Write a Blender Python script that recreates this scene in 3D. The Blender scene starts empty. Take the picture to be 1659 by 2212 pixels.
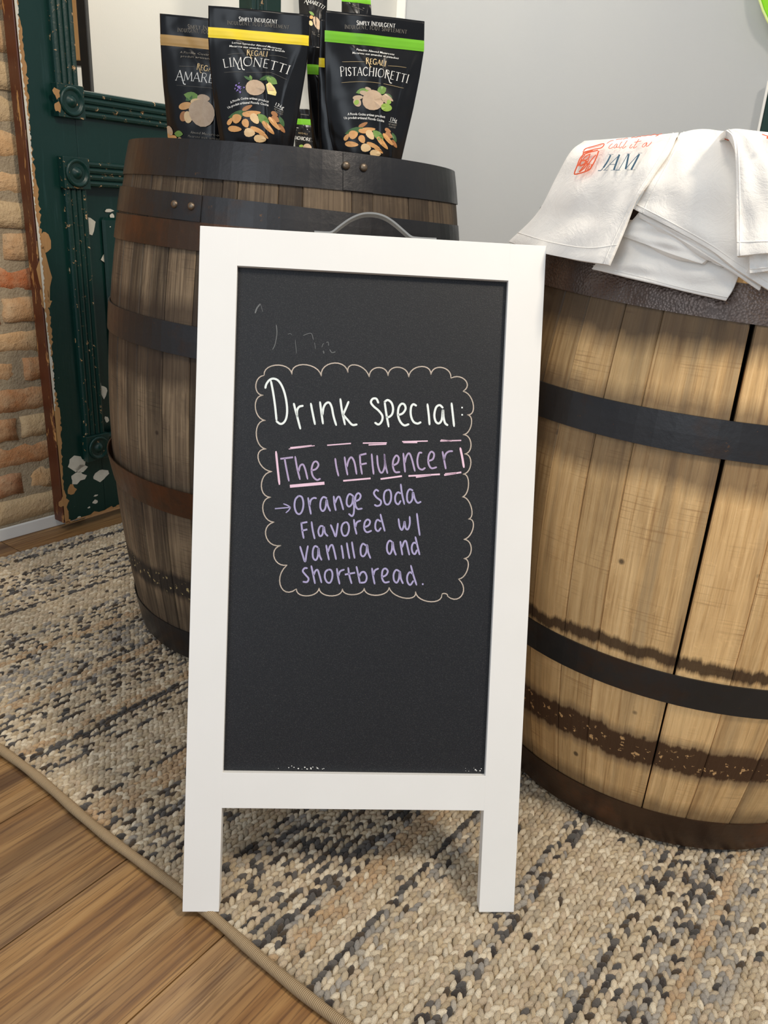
import bpy, math, random
import numpy as np
from mathutils import Vector, Matrix
random.seed(4); rng = np.random.default_rng(7)
D2R = math.pi/180
C = bpy.context.scene.collection
# ---------------------------------------------------------------- camera
F_PX, PITCH, ROLL, CAM_H = 1700.97, 21.391*D2R, 3.5095*D2R, .8397
cr, sr = math.cos(ROLL), math.sin(ROLL)
RV = np.array([1., 0, 0]); UV_ = np.array([0, math.sin(PITCH), math.cos(PITCH)]); FV = np.array([0, math.cos(PITCH), -math.sin(PITCH)])
cx = RV*cr + UV_*sr; cy = UV_*cr - RV*sr
cd = bpy.data.cameras.new('camera'); cam = bpy.data.objects.new('camera', cd); C.objects.link(cam)
cam.matrix_world = Matrix(((cx[0], cy[0], -FV[0], 0), (cx[1], cy[1], -FV[1], 0), (cx[2], cy[2], -FV[2], CAM_H), (0, 0, 0, 1)))
cd.sensor_fit = 'HORIZONTAL'; cd.sensor_width = 36; cd.lens = 36*F_PX/1659; cd.clip_start = .02; cd.clip_end = 60
bpy.context.scene.camera = cam
# ---------------------------------------------------------------- world, lights, exposure
world = bpy.data.worlds.new('world'); bpy.context.scene.world = world; world.use_nodes = True
world.node_tree.nodes['Background'].inputs[0].default_value = (.80, .89, 1.0, 1)
world.node_tree.nodes['Background'].inputs[1].default_value = .44
def area(name, loc, target, size, power, col, sy=None):
    l = bpy.data.lights.new(name, 'AREA'); l.energy = power; l.color = col; l.size = size
    if sy: l.shape = 'RECTANGLE'; l.size_y = sy
    o = bpy.data.objects.new(name, l); C.objects.link(o); o.location = loc
    o.rotation_euler = (Vector(target)-Vector(loc)).to_track_quat('-Z', 'Y').to_euler()
    o['label'] = 'ceiling, window or added fill light out of frame'; o['category'] = 'light'
    return o
area('ceiling_or_fill_light', (1.25, -.1, 2.6), (.35, 1.1, .3), .35, 36, (1, .87, .70))
area('ceiling_or_fill_light', (-.3, .2, 2.7), (-.2, 1.3, .4), .5, 9, (1, .88, .72))
area('ceiling_or_fill_light', (-.62, 2.5, 2.6), (-.75, 2.9, 1.2), .4, 26, (1, .92, .80))  # added fill lamp behind the old door, brightens the white wall
area('window_light', (-1.4, -1.6, 1.7), (0, 1.2, .5), 1.3, 15, (.84, .92, 1.0), 1.6)
vs = bpy.context.scene.view_settings
vs.view_transform = 'Standard'; vs.look = 'None'; vs.gamma = 1; vs.use_curve_mapping = False; vs.exposure = .26

# ---------------------------------------------------------------- helpers
def lin(c):
    r = []
    for v in c[:3]:
        v /= 255.; r.append(v/12.92 if v <= .04045 else ((v+.055)/1.055)**2.4)
    return (r[0], r[1], r[2], 1)
EYE = np.array([0, 0, CAM_H])
def ray(x, y):
    X = x-829.5; Y = y-1106
    a = X*cr+Y*sr; b = -X*sr+Y*cr
    return FV+RV*a/F_PX-UV_*b/F_PX
def onz(x, y, z): d = ray(x, y); return EYE+d*(z-CAM_H)/d[2]
def ony(x, y, yy): d = ray(x, y); return EYE+d*yy/d[1]
def onpl(x, y, p, n): d = ray(x, y); return EYE+d*((p-EYE)@n)/(d@n)
def pj(P):
    P = np.asarray(P, float)-EYE; d = P@FV; a = F_PX*(P@RV)/d; b = -F_PX*(P@UV_)/d
    return 829.5+a*cr-b*sr, 1106+a*sr+b*cr

def tagit(o, label=None, cat=None, group=None, kind=None):
    if label: o['label'] = label
    if cat: o['category'] = cat
    if group: o['group'] = group
    if kind: o['kind'] = kind
    return o
def empty(name, loc, label=None, cat=None, group=None, rot=(0, 0, 0)):
    o = bpy.data.objects.new(name, None); C.objects.link(o); o.location = loc; o.rotation_euler = rot; o.empty_display_size = .05
    return tagit(o, label, cat, group)
def mesh(name, V, Fc, mats, parent=None, world=True, smooth=False, mi=None, uv=None, origin=None, ground=False):
    V = np.asarray(V, float).reshape(-1, 3)
    if parent is not None:
        off = np.zeros(3)
        if world:
            p = parent
            while p is not None: off += np.array(p.location); p = p.parent
    else:
        off = np.array(origin) if origin is not None else np.array([(V[:, 0].min()+V[:, 0].max())/2, (V[:, 1].min()+V[:, 1].max())/2, V[:, 2].min()])
    me = bpy.data.meshes.new(name); me.from_pydata((V-off).tolist(), [], [tuple(f) for f in Fc]); 
    if not isinstance(mats, (list, tuple)): mats = [mats]
    for m in mats: me.materials.append(m)
    if mi is not None: me.polygons.foreach_set('material_index', np.asarray(mi, dtype=np.int32))
    if smooth: me.polygons.foreach_set('use_smooth', [True]*len(me.polygons))
    if uv is not None:
        ul = me.uv_layers.new(name='UVMap'); li = np.zeros(len(me.loops), dtype=np.int32); me.loops.foreach_get('vertex_index', li)
        ul.data.foreach_set('uv', np.asarray(uv, float)[li].ravel())
    me.update()
    o = bpy.data.objects.new(name, me); C.objects.link(o)
    if parent is not None: o.parent = parent
    else: o.location = off
    return o
def bev(o, w, seg=2):
    m = o.modifiers.new('bevel', 'BEVEL'); m.width = w; m.segments = seg; m.limit_method = 'ANGLE'; m.angle_limit = .6
    return o
def box(o, ux, uy, uz):
    "corner point o and three edge vectors"
    o, ux, uy, uz = [np.asarray(v, float) for v in (o, ux, uy, uz)]
    V = [o, o+ux, o+ux+uy, o+uy, o+uz, o+ux+uz, o+ux+uy+uz, o+uy+uz]
    Fc = [(0, 3, 2, 1), (4, 5, 6, 7), (0, 1, 5, 4), (1, 2, 6, 5), (2, 3, 7, 6), (3, 0, 4, 7)]
    if np.cross(ux, uy)@uz < 0: Fc = [f[::-1] for f in Fc]
    return V, Fc
class MB:
    def __init__(s): s.V = []; s.F = []; s.M = []
    def add(s, V, Fc, m=0):
        k = len(s.V); s.V += [tuple(v) for v in V]; s.F += [tuple(i+k for i in f) for f in Fc]; s.M += [m]*len(Fc)
def extrude(profile, o, ua, ub, ul, L):
    "closed 2D profile (a,b) swept along ul"
    o, ua, ub, ul = [np.asarray(v, float) for v in (o, ua, ub, ul)]
    n = len(profile); V = [o+ua*a+ub*b for a, b in profile]+[o+ua*a+ub*b+ul*L for a, b in profile]
    Fc = [(i, (i+1) % n, n+(i+1) % n, n+i) for i in range(n)]+[tuple(range(n))[::-1], tuple(range(n, 2*n))]
    return V, Fc
def tube(P, r, n=8, closed=False):
    P = np.asarray(P, float); m = len(P); V = []
    for i in range(m):
        t = P[min(i+1, m-1)]-P[max(i-1, 0)]; t /= np.linalg.norm(t)+1e-12
        a = np.cross(t, [0, 0, 1.]); 
        if np.linalg.norm(a) < 1e-3: a = np.cross(t, [0, 1., 0])
        a /= np.linalg.norm(a); b = np.cross(a, t); rr = r[i] if hasattr(r, '__len__') else r
        for k in range(n): V.append(P[i]+rr*(a*math.cos(2*math.pi*k/n)+b*math.sin(2*math.pi*k/n)))
    Fc = [(i*n+k, i*n+(k+1) % n, (i+1)*n+(k+1) % n, (i+1)*n+k) for i in range(m-1) for k in range(n)]
    Fc += [tuple(range(n))[::-1], tuple(range((m-1)*n, m*n))]
    return V, Fc

# ---- node mini language
def mat(name, build):
    m = bpy.data.materials.new(name); m.use_nodes = True; nt = m.node_tree; b = nt.nodes['Principled BSDF']
    class N:
        def new(s, t, **k):
            n = nt.nodes.new(t)
            for a, v in k.items(): setattr(n, a, v)
            return n
        def val(s, sock, v):
            if hasattr(v, 'links') or hasattr(v, 'is_output'): nt.links.new(v, sock)
            else: sock.default_value = v
        def coord(s, k='Object'): return s.new('ShaderNodeTexCoord').outputs[k]
        def mp(s, v, sc=(1, 1, 1), loc=(0, 0, 0), rot=(0, 0, 0)):
            n = s.new('ShaderNodeMapping'); s.val(n.inputs[0], v); n.inputs['Scale'].default_value = sc; s.val(n.inputs['Location'], loc); n.inputs['Rotation'].default_value = rot; return n.outputs[0]
        def noise(s, v, sc=5, det=4, rough=.55, dist=0):
            n = s.new('ShaderNodeTexNoise'); s.val(n.inputs['Vector'], v); n.inputs['Scale'].default_value = sc; n.inputs['Detail'].default_value = det; n.inputs['Roughness'].default_value = rough; n.inputs['Distortion'].default_value = dist; return n.outputs['Fac']
        def vor(s, v, sc=5, feat='F1', out='Distance'):
            n = s.new('ShaderNodeTexVoronoi', feature=feat); s.val(n.inputs['Vector'], v); n.inputs['Scale'].default_value = sc; return n.outputs[out]
        def wave(s, v, sc=5, dist=2, det=2, dsc=1, dirn='X'):
            n = s.new('ShaderNodeTexWave', bands_direction=dirn); s.val(n.inputs['Vector'], v); n.inputs['Scale'].default_value = sc; n.inputs['Distortion'].default_value = dist; n.inputs['Detail'].default_value = det; n.inputs['Detail Scale'].default_value = dsc; return n.outputs['Fac']
        def rng(s, v, a, b_, c=0., d=1.):
            n = s.new('ShaderNodeMapRange'); s.val(n.inputs[0], v)
            for i, x in enumerate((a, b_, c, d)): n.inputs[i+1].default_value = x
            return n.outputs[0]
        def m(s, op, a, b_=0., c=None):
            n = s.new('ShaderNodeMath', operation=op); s.val(n.inputs[0], a); s.val(n.inputs[1], b_)
            if c is not None: s.val(n.inputs[2], c)
            return n.outputs[0]
        def mix(s, f, a, b_, mode='MIX'):
            n = s.new('ShaderNodeMix', data_type='RGBA', blend_type=mode); s.val(n.inputs[0], f); s.val(n.inputs[6], a); s.val(n.inputs[7], b_); return n.outputs[2]
        def ramp(s, v, stops):
            n = s.new('ShaderNodeValToRGB'); s.val(n.inputs[0], v); e = n.color_ramp.elements
            while len(e) < len(stops): e.new(.5)
            for i, (p, c) in enumerate(stops): e[i].position = p; e[i].color = c
            return n.outputs[0]
        def sep(s, v): n = s.new('ShaderNodeSeparateXYZ'); s.val(n.inputs[0], v); return n.outputs
        def comb(s, x, y, z):
            n = s.new('ShaderNodeCombineXYZ')
            for i, q in enumerate((x, y, z)): s.val(n.inputs[i], q)
            return n.outputs[0]
        def objc(s): return s.new('ShaderNodeObjectInfo').outputs['Color']
        def orand(s): return s.new('ShaderNodeObjectInfo').outputs['Random']
        def attr(s, nm): return s.new('ShaderNodeAttribute', attribute_name=nm).outputs['Color']
        def bump(s, h, st=.3, dist=.002):
            n = s.new('ShaderNodeBump'); s.val(n.inputs['Height'], h); n.inputs['Strength'].default_value = st; n.inputs['Distance'].default_value = dist; nt.links.new(n.outputs[0], b.inputs['Normal'])
        def out(s, col=None, rough=None, metal=None, spec=None, coat=None, alpha=None, sheen=None, trans=None):
            for nm, v in (('Base Color', col), ('Roughness', rough), ('Metallic', metal), ('Specular IOR Level', spec), ('Coat Weight', coat), ('Alpha', alpha), ('Sheen Weight', sheen), ('Transmission Weight', trans)):
                if v is not None: s.val(b.inputs[nm], v)
    build(N()); return m
def flat(name, rgb, rough=.5, **k): return mat(name, lambda N: N.out(lin(rgb), rough, **k))

# ---------------------------------------------------------------- materials
def f(N):
    c = N.coord(); n = N.noise(N.mp(c, (1, 1, 1)), 2.2, 3); g = N.noise(N.mp(c, (1, 1, 1)), 220, 2)
    N.out(N.mix(n, lin((228, 226, 217)), lin((236, 235, 228))), .6); N.bump(g, .12, .001)
M_wall_white = mat('wall_paint_white', f)
def f(N):
    c = N.coord(); g = N.noise(c, 260, 2); n = N.noise(c, 1.6, 2)
    N.out(N.mix(n, lin((182, 186, 190)), lin((190, 193, 195))), .55); N.bump(g, .12, .001)
M_wall_grey = mat('wall_paint_grey', f)
M_white_trim = flat('white_trim', (238, 238, 234), .45)
def f(N):
    c = N.coord(); n = N.noise(c, 30, 6, .7); n2 = N.noise(c, 180, 3)
    N.out(N.mix(n, lin((148, 130, 106)), lin((196, 178, 148))), .95); N.bump(N.m('ADD', n, N.m('MULTIPLY', n2, .5)), .9, .006)
M_mortar = mat('mortar', f)
def f(N):
    c = N.coord(); r = N.orand(); v = N.mp(c, (1, 1, 1), N.comb(r, N.m('MULTIPLY', r, 7.), 0))
    n = N.noise(v, 16, 6, .65); n2 = N.noise(v, 90, 4, .7)
    base = N.mix(N.rng(n, .38, .64), N.objc(), N.mix(.62, N.objc(), lin((214, 186, 148))))
    col = N.mix(N.rng(n2, .6, .8), base, lin((120, 92, 66)))
    N.out(col, .93); N.bump(N.m('ADD', n, N.m('MULTIPLY', n2, .7)), .9, .007)
M_brick = mat('old_brick', f)
def floorm(N):
    c = N.coord('UV'); r = N.orand(); off = N.comb(N.m('MULTIPLY', r, 13.), N.m('MULTIPLY', r, 31.), 0)
    v = N.mp(c, (1, 1, 1), off)
    vv = N.mp(v, (1.6, 26, 1)); g = N.noise(vv, 1, 5, .6, .6); g2 = N.noise(N.mp(v, (9, 260, 1)), 1, 3, .6, .2)
    w = N.wave(N.mp(v, (.35, 9, 1)), 1.6, 5, 3, 1.2, 'Y'); k = N.noise(N.mp(v, (2.2, 8, 1)), 1, 3)
    base = N.ramp(N.m('ADD', N.m('MULTIPLY', g, .85), N.m('MULTIPLY', w, .12)), [(.25, lin((92, 64, 40))), (.42, lin((134, 98, 58))), (.58, lin((158, 122, 76))), (.78, lin((176, 144, 102)))])
    base = N.mix(N.rng(k, .45, .75, 0, .6), base, lin((138, 120, 94)))
    base = N.mix(N.rng(g2, .5, .62, 0, .65), base, lin((84, 56, 34)))
    st = N.noise(N.mp(v, (1.0, 14, 1), (3.3, 1.7, 0)), 1, 2, .5, .5)
    base = N.mix(N.rng(st, .56, .68, 0, .8), base, lin((74, 48, 28)))
    N.out(N.mix(1., base, N.objc(), 'MULTIPLY'), N.rng(g, 0, 1, .42, .58)); N.bump(g2, .25, .0008)
M_floor = mat('floor_plank_wood', floorm)
def f(N):
    c = N.coord(); n = N.noise(c, 300, 2)
    N.out(N.attr('tint'), .95, sheen=.2); N.bump(N.m('ADD', n, N.m('MULTIPLY', N.noise(c, 900, 2), .6)), .8, .003)
M_tuft = mat('wool_tuft', f)
def f(N):
    w = N.wave(N.coord('UV'), 1, 0.6, 2, 4, 'X'); N.out(N.mix(w, lin((126, 104, 76)), lin((190, 166, 130))), .9); N.bump(w, .6, .001)
M_binding = mat('tan_serged_binding', f)
M_rugbase = flat('rug_backing', (128, 112, 88), .95)

def wood_barrel(name, light, mid, dark, bands, greyamt, dirt, blotch=.35):
    def f(N):
        uv = N.coord('UV'); r = N.orand()
        v = N.mp(uv, (1, 1, 1), N.comb(N.m('MULTIPLY', r, 17.), N.m('MULTIPLY', r, 5.), 0))
        g = N.noise(N.mp(v, (170, 5, 1)), 1, 5, .62, .4); gf = N.noise(N.mp(v, (620, 14, 1)), 1, 3, .6)
        fig = N.noise(N.mp(v, (46, 70, 1)), 1, 4, .7, 1.2); streak = N.noise(N.mp(v, (30, 1.3, 1)), 1, 4, .6, .3)
        col = N.ramp(g, [(.25, lin(dark)), (.43, lin(mid)), (.62, lin(light))])
        col = N.mix(N.rng(gf, .54, .70, 0, .4), col, lin(dark))
        col = N.mix(N.rng(fig, .58, .72, 0, .28), col, lin([min(255, c*1.12) for c in light]))
        col = N.mix(N.rng(streak, .50, .68, 0, greyamt), col, lin((74, 66, 58)))
        bl_ = N.noise(N.mp(v, (14, 5, 1)), 1, 5, .65, .6); col = N.mix(N.rng(bl_, .50, .72, 0, blotch), col, lin(dark))
        bl2 = N.noise(N.mp(v, (9, 3, 1), (4, 8, 0)), 1, 3, .6, .3); col = N.mix(N.rng(bl2, .52, .70, 0, .4), col, lin([min(255, c*1.16) for c in light]))
        saw = N.noise(N.mp(v, (10, 420, 1)), 1, 2, .5); sm_ = N.noise(N.mp(v, (12, 12, 1), (1, 2, 0)), 1, 2); col = N.mix(N.m('MULTIPLY', N.rng(saw, .55, .66, 0, .5), N.rng(sm_, .5, .62)), col, lin(dark))
        col = N.mix(1., col, N.objc(), 'MULTIPLY')
        z = N.sep(uv)[1]; jn = N.noise(N.mp(uv, (60, 6, 1)), 1, 5, .7); jl = N.noise(N.mp(uv, (9, 2, 1)), 1, 2)
        jit = N.m('ADD', N.m('MULTIPLY', N.m('SUBTRACT', jn, .5), .028), N.m('MULTIPLY', N.m('SUBTRACT', jl, .5), .03))
        zz = N.m('ADD', z, jit)
        for (zc, hw, soft, cc, amt) in bands:
            d = N.m('ABSOLUTE', N.m('SUBTRACT', zz, zc)); k = N.rng(d, hw+soft, hw, 0, amt)
            col = N.mix(k, col, lin(cc))
        if dirt:
            zc, hw, chip = dirt
            d = N.m('ABSOLUTE', N.m('SUBTRACT', z, zc)); chipn = N.noise(N.mp(uv, (90, 90, 1)), 1, 4, .65)
            col = N.mix(N.m('MULTIPLY', N.rng(d, hw, hw*.7), N.rng(chipn, .60, .63)), col, lin(chip))
        spots = N.vor(N.mp(v, (14, 14, 1)), 1); col = N.mix(N.rng(spots, .075, .04, 0, .8), col, lin((44, 32, 24)))
        N.out(col, N.rng(g, 0, 1, .72, .58), spec=.35); N.bump(N.m('ADD', N.m('MULTIPLY', g, .8), N.m('MULTIPLY', gf, .5)), .55, .0016)
    return mat(name, f)
M_oak_dark = wood_barrel('weathered_oak_dark', (146, 128, 104), (106, 90, 72), (52, 43, 35),
    [(.160, .016, .012, (38, 34, 32), .9), (.33, .05, .035, (56, 44, 36), .45), (.60, .055, .025, (52, 40, 32), .7), (.82, .06, .02, (54, 42, 32), .55), (.02, .08, .04, (66, 56, 46), .5)], .62, (.158, .018, (196, 176, 124)), .75)
M_oak_light = wood_barrel('weathered_oak_light', (222, 186, 134), (204, 166, 114), (150, 112, 72),
    [(.168, .026, .012, (92, 76, 62), .55), (.168, .020, .005, (66, 40, 22), .93), (.322, .006, .007, (58, 38, 24), .92), (.60, .04, .022, (70, 56, 46), .62), (.735, .016, .03, (60, 48, 40), .85), (.06, .012, .02, (84, 66, 48), .6)], .42, (.168, .018, (214, 170, 116)))
def hoopm(name, a, b_, rust, hammer):
    def f(N):
        c = N.coord(); n = N.noise(c, 9, 5, .6); n2 = N.noise(c, 120, 3, .6); rr = N.noise(N.mp(c, (1, 1, 1), (2, 5, 1)), 6, 5, .7); sc = N.vor(c, 330)
        col = N.mix(n, lin(a), lin(b_)); col = N.mix(N.rng(rr, .52, .66, 0, .75), col, lin(rust))
        fl = N.noise(N.mp(c, (1, 1, 1), (9, 1, 3)), 60, 4, .7); col = N.mix(N.rng(fl, .68, .72, 0, .5), col, lin((120, 84, 52)))
        N.out(col, N.rng(n, .3, .7, .28, .5), .75 if hammer else .6)
        if hammer: N.bump(N.m('ADD', sc, N.m('MULTIPLY', n2, .8)), .6, .0011)
        else: N.bump(n2, .3, .001)
    return mat(name, f)
M_hoop_brown = hoopm('rusted_hoop_steel', (64, 48, 38), (84, 64, 50), (104, 66, 42), False)
M_hoop_dark = hoopm('dark_hoop_steel', (44, 43, 44), (66, 65, 66), (70, 52, 40), False)
M_hoop_hammer = hoopm('pitted_hoop_steel', (84, 74, 70), (122, 108, 100), (78, 56, 44), True)
M_rivet = mat('rivet_steel', lambda N: N.out(N.mix(N.noise(N.coord(), 200, 3), lin((150, 140, 124)), lin((92, 66, 46))), .4, .8))
def f(N):
    c = N.coord(); n = N.noise(c, 14, 3); g = N.noise(N.mp(c, (60, 60, 6)), 4, 3); sm = N.noise(c, 46, 5, .75, .8)
    col = N.mix(n, lin((236, 235, 231)), lin((242, 241, 238))); col = N.mix(N.rng(sm, .72, .78, 0, .25), col, lin((170, 168, 160)))
    N.out(col, .42); N.bump(g, .08, .0006)
M_sign_white = mat('white_painted_wood', f)
def f(N):
    c = N.coord(); g = N.noise(c, 900, 2, .6); l = N.noise(c, 5, 3)
    col = N.mix(l, lin((19, 20, 24)), lin((26, 27, 31))); col = N.mix(N.rng(g, .5, .75, 0, .35), col, lin((84, 84, 84)))
    N.out(col, .48, spec=.42); N.bump(g, .35, .0005)
M_board = mat('chalkboard_black', f)
def chalk(name, a, b_):
    def f(N): N.out(N.mix(N.noise(N.coord(), 70, 4, .7), lin(a), lin(b_)), .8)
    return mat(name, f)
M_ch_white = chalk('chalk_marker_white', (250, 252, 250), (226, 238, 234))
M_ch_pink = chalk('chalk_marker_pink', (250, 216, 232), (226, 190, 212))
M_ch_mauve = chalk('chalk_marker_mauve', (196, 172, 206), (158, 150, 184))
M_ch_purple = chalk('chalk_marker_purple', (188, 176, 220), (154, 152, 184))
M_ch_border = chalk('chalk_marker_tan', (226, 206, 192), (150, 146, 132))
M_ch_faint = chalk('chalk_residue_grey', (136, 138, 138), (66, 68, 70))
def f(N): N.out(lin((150, 152, 152)), .3, alpha=.78, spec=.6)
M_handle = mat('smoky_plastic', f)
def paint(N):
    c = N.coord(); n = N.noise(c, 24, 6, .7, .3); sp = N.noise(c, 90, 4, .7); lg = N.noise(c, 3, 2)
    col = N.mix(lg, lin((6, 44, 38)), lin((16, 56, 50))); col = N.mix(N.rng(sp, .735, .75), col, lin((214, 208, 190)))
    streak = N.noise(N.mp(c, (40, 40, 3)), 2, 4); col = N.mix(N.rng(streak, .6, .75, 0, .25), col, lin((60, 92, 92)))
    N.out(col, N.rng(n, 0, 1, .26, .42), spec=.45); N.bump(N.m('ADD', n, N.m('MULTIPLY', streak, .5)), .4, .0015)
M_green = mat('chipped_green_gloss_paint', paint)
def greenedge(N):
    c = N.coord(); n = N.noise(c, 60, 5, .72, .4); col = N.mix(N.noise(c, 3, 2), lin((6, 44, 38)), lin((16, 56, 50)))
    col = N.mix(N.rng(n, .625, .635), col, lin((190, 146, 96))); col = N.mix(N.rng(n, .665, .675), col, lin((222, 212, 186)))
    N.out(col, .4); N.bump(n, .5, .002)
M_green_worn = mat('worn_green_gloss_paint', greenedge)
def brownedge(N):
    c = N.coord(); n = N.noise(N.mp(c, (30, 30, 5)), 1.6, 5, .72, .4)
    col = N.mix(N.noise(c, 8, 3), lin((66, 32, 18)), lin((110, 58, 34))); col = N.mix(N.rng(n, .57, .6), col, lin((196, 146, 88)))
    N.out(col, .42); N.bump(n, .5, .002)
M_brown = mat('peeling_brown_varnish', brownedge)
M_barewood = mat('bare_aged_wood', lambda N: N.out(N.mix(N.noise(N.mp(N.coord(), (60, 60, 6)), 2, 4), lin((150, 104, 60)), lin((206, 162, 108))), .8))
M_chip_white = mat('old_white_primer', lambda N: N.out(N.mix(N.noise(N.coord(), 80, 4), lin((232, 228, 214)), lin((206, 200, 184))), .7))
M_black_metal = flat('black_metal', (26, 24, 24), .4)
M_pine = mat('pine_board', lambda N: N.out(N.mix(N.noise(N.mp(N.coord(), (30, 30, 3)), 2, 4), lin((214, 172, 116)), lin((186, 138, 84))), .5))
def foil(name, rgb, rough=.2):
    def f(N):
        c = N.coord(); n = N.noise(c, 11, 2, .5, .6); N.out(lin(rgb), rough, spec=.32); N.bump(n, .5, .010)
    return mat(name, f)
M_foil = foil('black_foil', (16, 16, 18), .24)
M_band = {'yellow': foil('yellow_foil_band', (255, 226, 56), .3), 'green': foil('green_foil_band', (122, 196, 50), .3), 'tan': foil('tan_foil_band', (176, 142, 88), .3)}
M_print_white = flat('print_white', (240, 238, 232), .4)
M_print_grey = flat('print_grey', (118, 112, 102), .4)
M_print_gold = flat('print_gold', (214, 186, 136), .4)
def nut(name, a, b_, sc=60): return mat(name, lambda N: N.out(N.mix(N.noise(N.coord(), sc, 4, .7), lin(a), lin(b_)), .4))
M_alm = nut('print_almond', (196, 132, 72), (236, 184, 118), 110); M_alm2 = nut('print_almond_pale', (240, 214, 168), (222, 178, 120), 90)
M_alm3 = nut('print_almond_dark', (150, 96, 56), (196, 138, 84), 120)
M_leaf = nut('print_leaf', (70, 120, 50), (142, 172, 84), 60); M_leafd = nut('print_leaf_dark', (46, 84, 44), (80, 116, 62), 60)
M_cookie = nut('print_cookie', (176, 144, 116), (214, 190, 160), 120); M_lemon = nut('print_lemon', (236, 214, 96), (250, 240, 190), 60)
M_violet = nut('print_lavender', (104, 82, 160), (158, 136, 206), 200); M_pist = nut('print_pistachio', (120, 160, 50), (170, 196, 90), 80)
M_shell = nut('print_shell', (206, 184, 156), (178, 150, 120), 90)
def f(N):
    c = N.coord(); a = N.noise(c, 26, 6, .68, 1.4); w = N.noise(c, 9, 4, .6, 1.0); th = N.noise(c, 1400, 1)
    N.out(N.mix(w, lin((247, 243, 236)), lin((252, 249, 243))), .88, sheen=.15); N.bump(N.m('ADD', N.m('ADD', a, N.m('MULTIPLY', w, .8)), N.m('MULTIPLY', th, .08)), .4, .005)
M_cloth = mat('white_cotton', f)
M_ink_red = flat('orange_red_ink', (226, 96, 58), .85); M_ink_blue = flat('slate_blue_ink', (62, 96, 118), .85)
M_lime = foil('lime_green_foil', (146, 222, 40), .3)
M_lime_edge = flat('pale_lime_edge', (222, 240, 160), .3)

# ---------------------------------------------------------------- setting
U_AZ = lambda a: (np.array([math.sin(a*D2R), math.cos(a*D2R), 0]), np.array([math.cos(a*D2R), -math.sin(a*D2R), 0]))
FZ = -.012
base = [(-2.6, -.8), (2.6, -.8), (2.6, 5.0), (-2.6, 5.0)]
V = [(x, y, FZ-.02) for x, y in base]+[(x, y, FZ-.006) for x, y in base]
floor = mesh('floor', V, [(0, 3, 2, 1), (4, 5, 6, 7), (0, 1, 5, 4), (1, 2, 6, 5), (2, 3, 7, 6), (3, 0, 4, 7)], flat('subfloor', (60, 44, 30), .8), origin=(0, 0, FZ)); tagit(floor, kind='structure')
pu, pn = U_AZ(35.0)
tones = {(-.543): 1.15, (-.731): 1.0, (-.945): .93}
k0 = -.543; widths = []
p = k0
edges = [k0+.19*i for i in range(0, 13)]; edges = [k0-.19*i for i in range(1, 12)][::-1]+edges
for i in range(len(edges)-1):
    a, b_ = edges[i], edges[i+1]; s = -1.2+((i*37) % 11)/11*.5
    while s < 4.3:
        L = 1.9 if s < 1.2 else 1.35
        q = pu*s+pn*a; mid = pu*(s+L/2)+pn*(a+b_)/2
        if s+L > 0 and -2.6 < mid[0] < 2.6 and -.8 < mid[1] < 4.6:
            V, Fc = box(q+pn*.001+pu*.001+np.array([0, 0, FZ-.008]), pu*(L-.002), pn*(b_-a-.002), (0, 0, .008))
            uv = [((np.array(v)-q)@pu, (np.array(v)-q)@pn+a) for v in V]
            o = mesh('plank', V, Fc, M_floor, floor, uv=uv)
            t = random.uniform(.86, 1.02)
            if abs(a-k0) < .01: t = 1.12
            o.color = (t, t*random.uniform(.97, 1.0), t*random.uniform(.93, 1.0), 1)
        s += L
# brick wall on the left
bu, bn = U_AZ(38.0); B0 = np.array([-.968, 1.811, FZ]); WS0, WS1 = -1.1, .235
V, Fc = box(B0+bu*WS0-bn*.16, bu*(WS1-WS0), bn*.1555, (0, 0, 2.6)); wl = mesh('wall_left', V, Fc, M_mortar, origin=B0); tagit(wl, kind='structure')
cols = [(206, 130, 82), (220, 148, 94), (204, 118, 70), (222, 178, 128), (208, 160, 112), (190, 122, 80), (214, 184, 140), (200, 140, 92)]
pit = .0712; z = .026; row = 0
while z < 2.5:
    s = WS0-(.11 if row % 2 else 0)
    hh = .058+random.uniform(-.003, .003)
    while s < WS1:
        L = .205+random.uniform(-.008, .008); s0 = max(s, WS0); s1 = min(s+L, WS1)
        if s1-s0 > .02 and s1 > -.75:
            nx, nz = 7, 3; Vb = []; d0 = random.uniform(-.003, .003)
            for iz in range(nz+1):
                for ix in range(nx+1):
                    e = min(ix, nx-ix, iz, nz-iz) == 0
                    jx = random.uniform(-.0028, .0028); jz = random.uniform(-.0028, .0028)
                    Vb.append(B0+bu*(s0+(s1-s0)*ix/nx+jx)+np.array([0, 0, z-FZ+hh*iz/nz+jz])+bn*((-.0035 if e else .0)+d0+random.uniform(-.0015, .0015)))
            Fb = [(iz*(nx+1)+ix, iz*(nx+1)+ix+1, (iz+1)*(nx+1)+ix+1, (iz+1)*(nx+1)+ix) for iz in range(nz) for ix in range(nx)]
            ring = [ix for ix in range(nx+1)]+[iz*(nx+1)+nx for iz in range(1, nz+1)]+[nz*(nx+1)+ix for ix in range(nx-1, -1, -1)]+[iz*(nx+1) for iz in range(nz-1, 0, -1)]
            k = len(Vb); Vb += [Vb[i]-bn*.03 for i in ring]; n = len(ring)
            Fb += [(ring[(i+1) % n], ring[i], k+i, k+(i+1) % n) for i in range(n)]
            o = mesh('brick', Vb, Fb, M_brick, wl, smooth=True); c = random.choice(cols); o.color = lin(c)
        s += L+.012
    z += pit+random.uniform(-.001, .001); row += 1
V, Fc = box(B0+bu*WS0-bn*.0, bu*(WS1-WS0), bn*.008, (0, 0, .032)); tagit(bev(mesh('baseboard_left', V, Fc, M_white_trim), .002), kind='structure')
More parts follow.
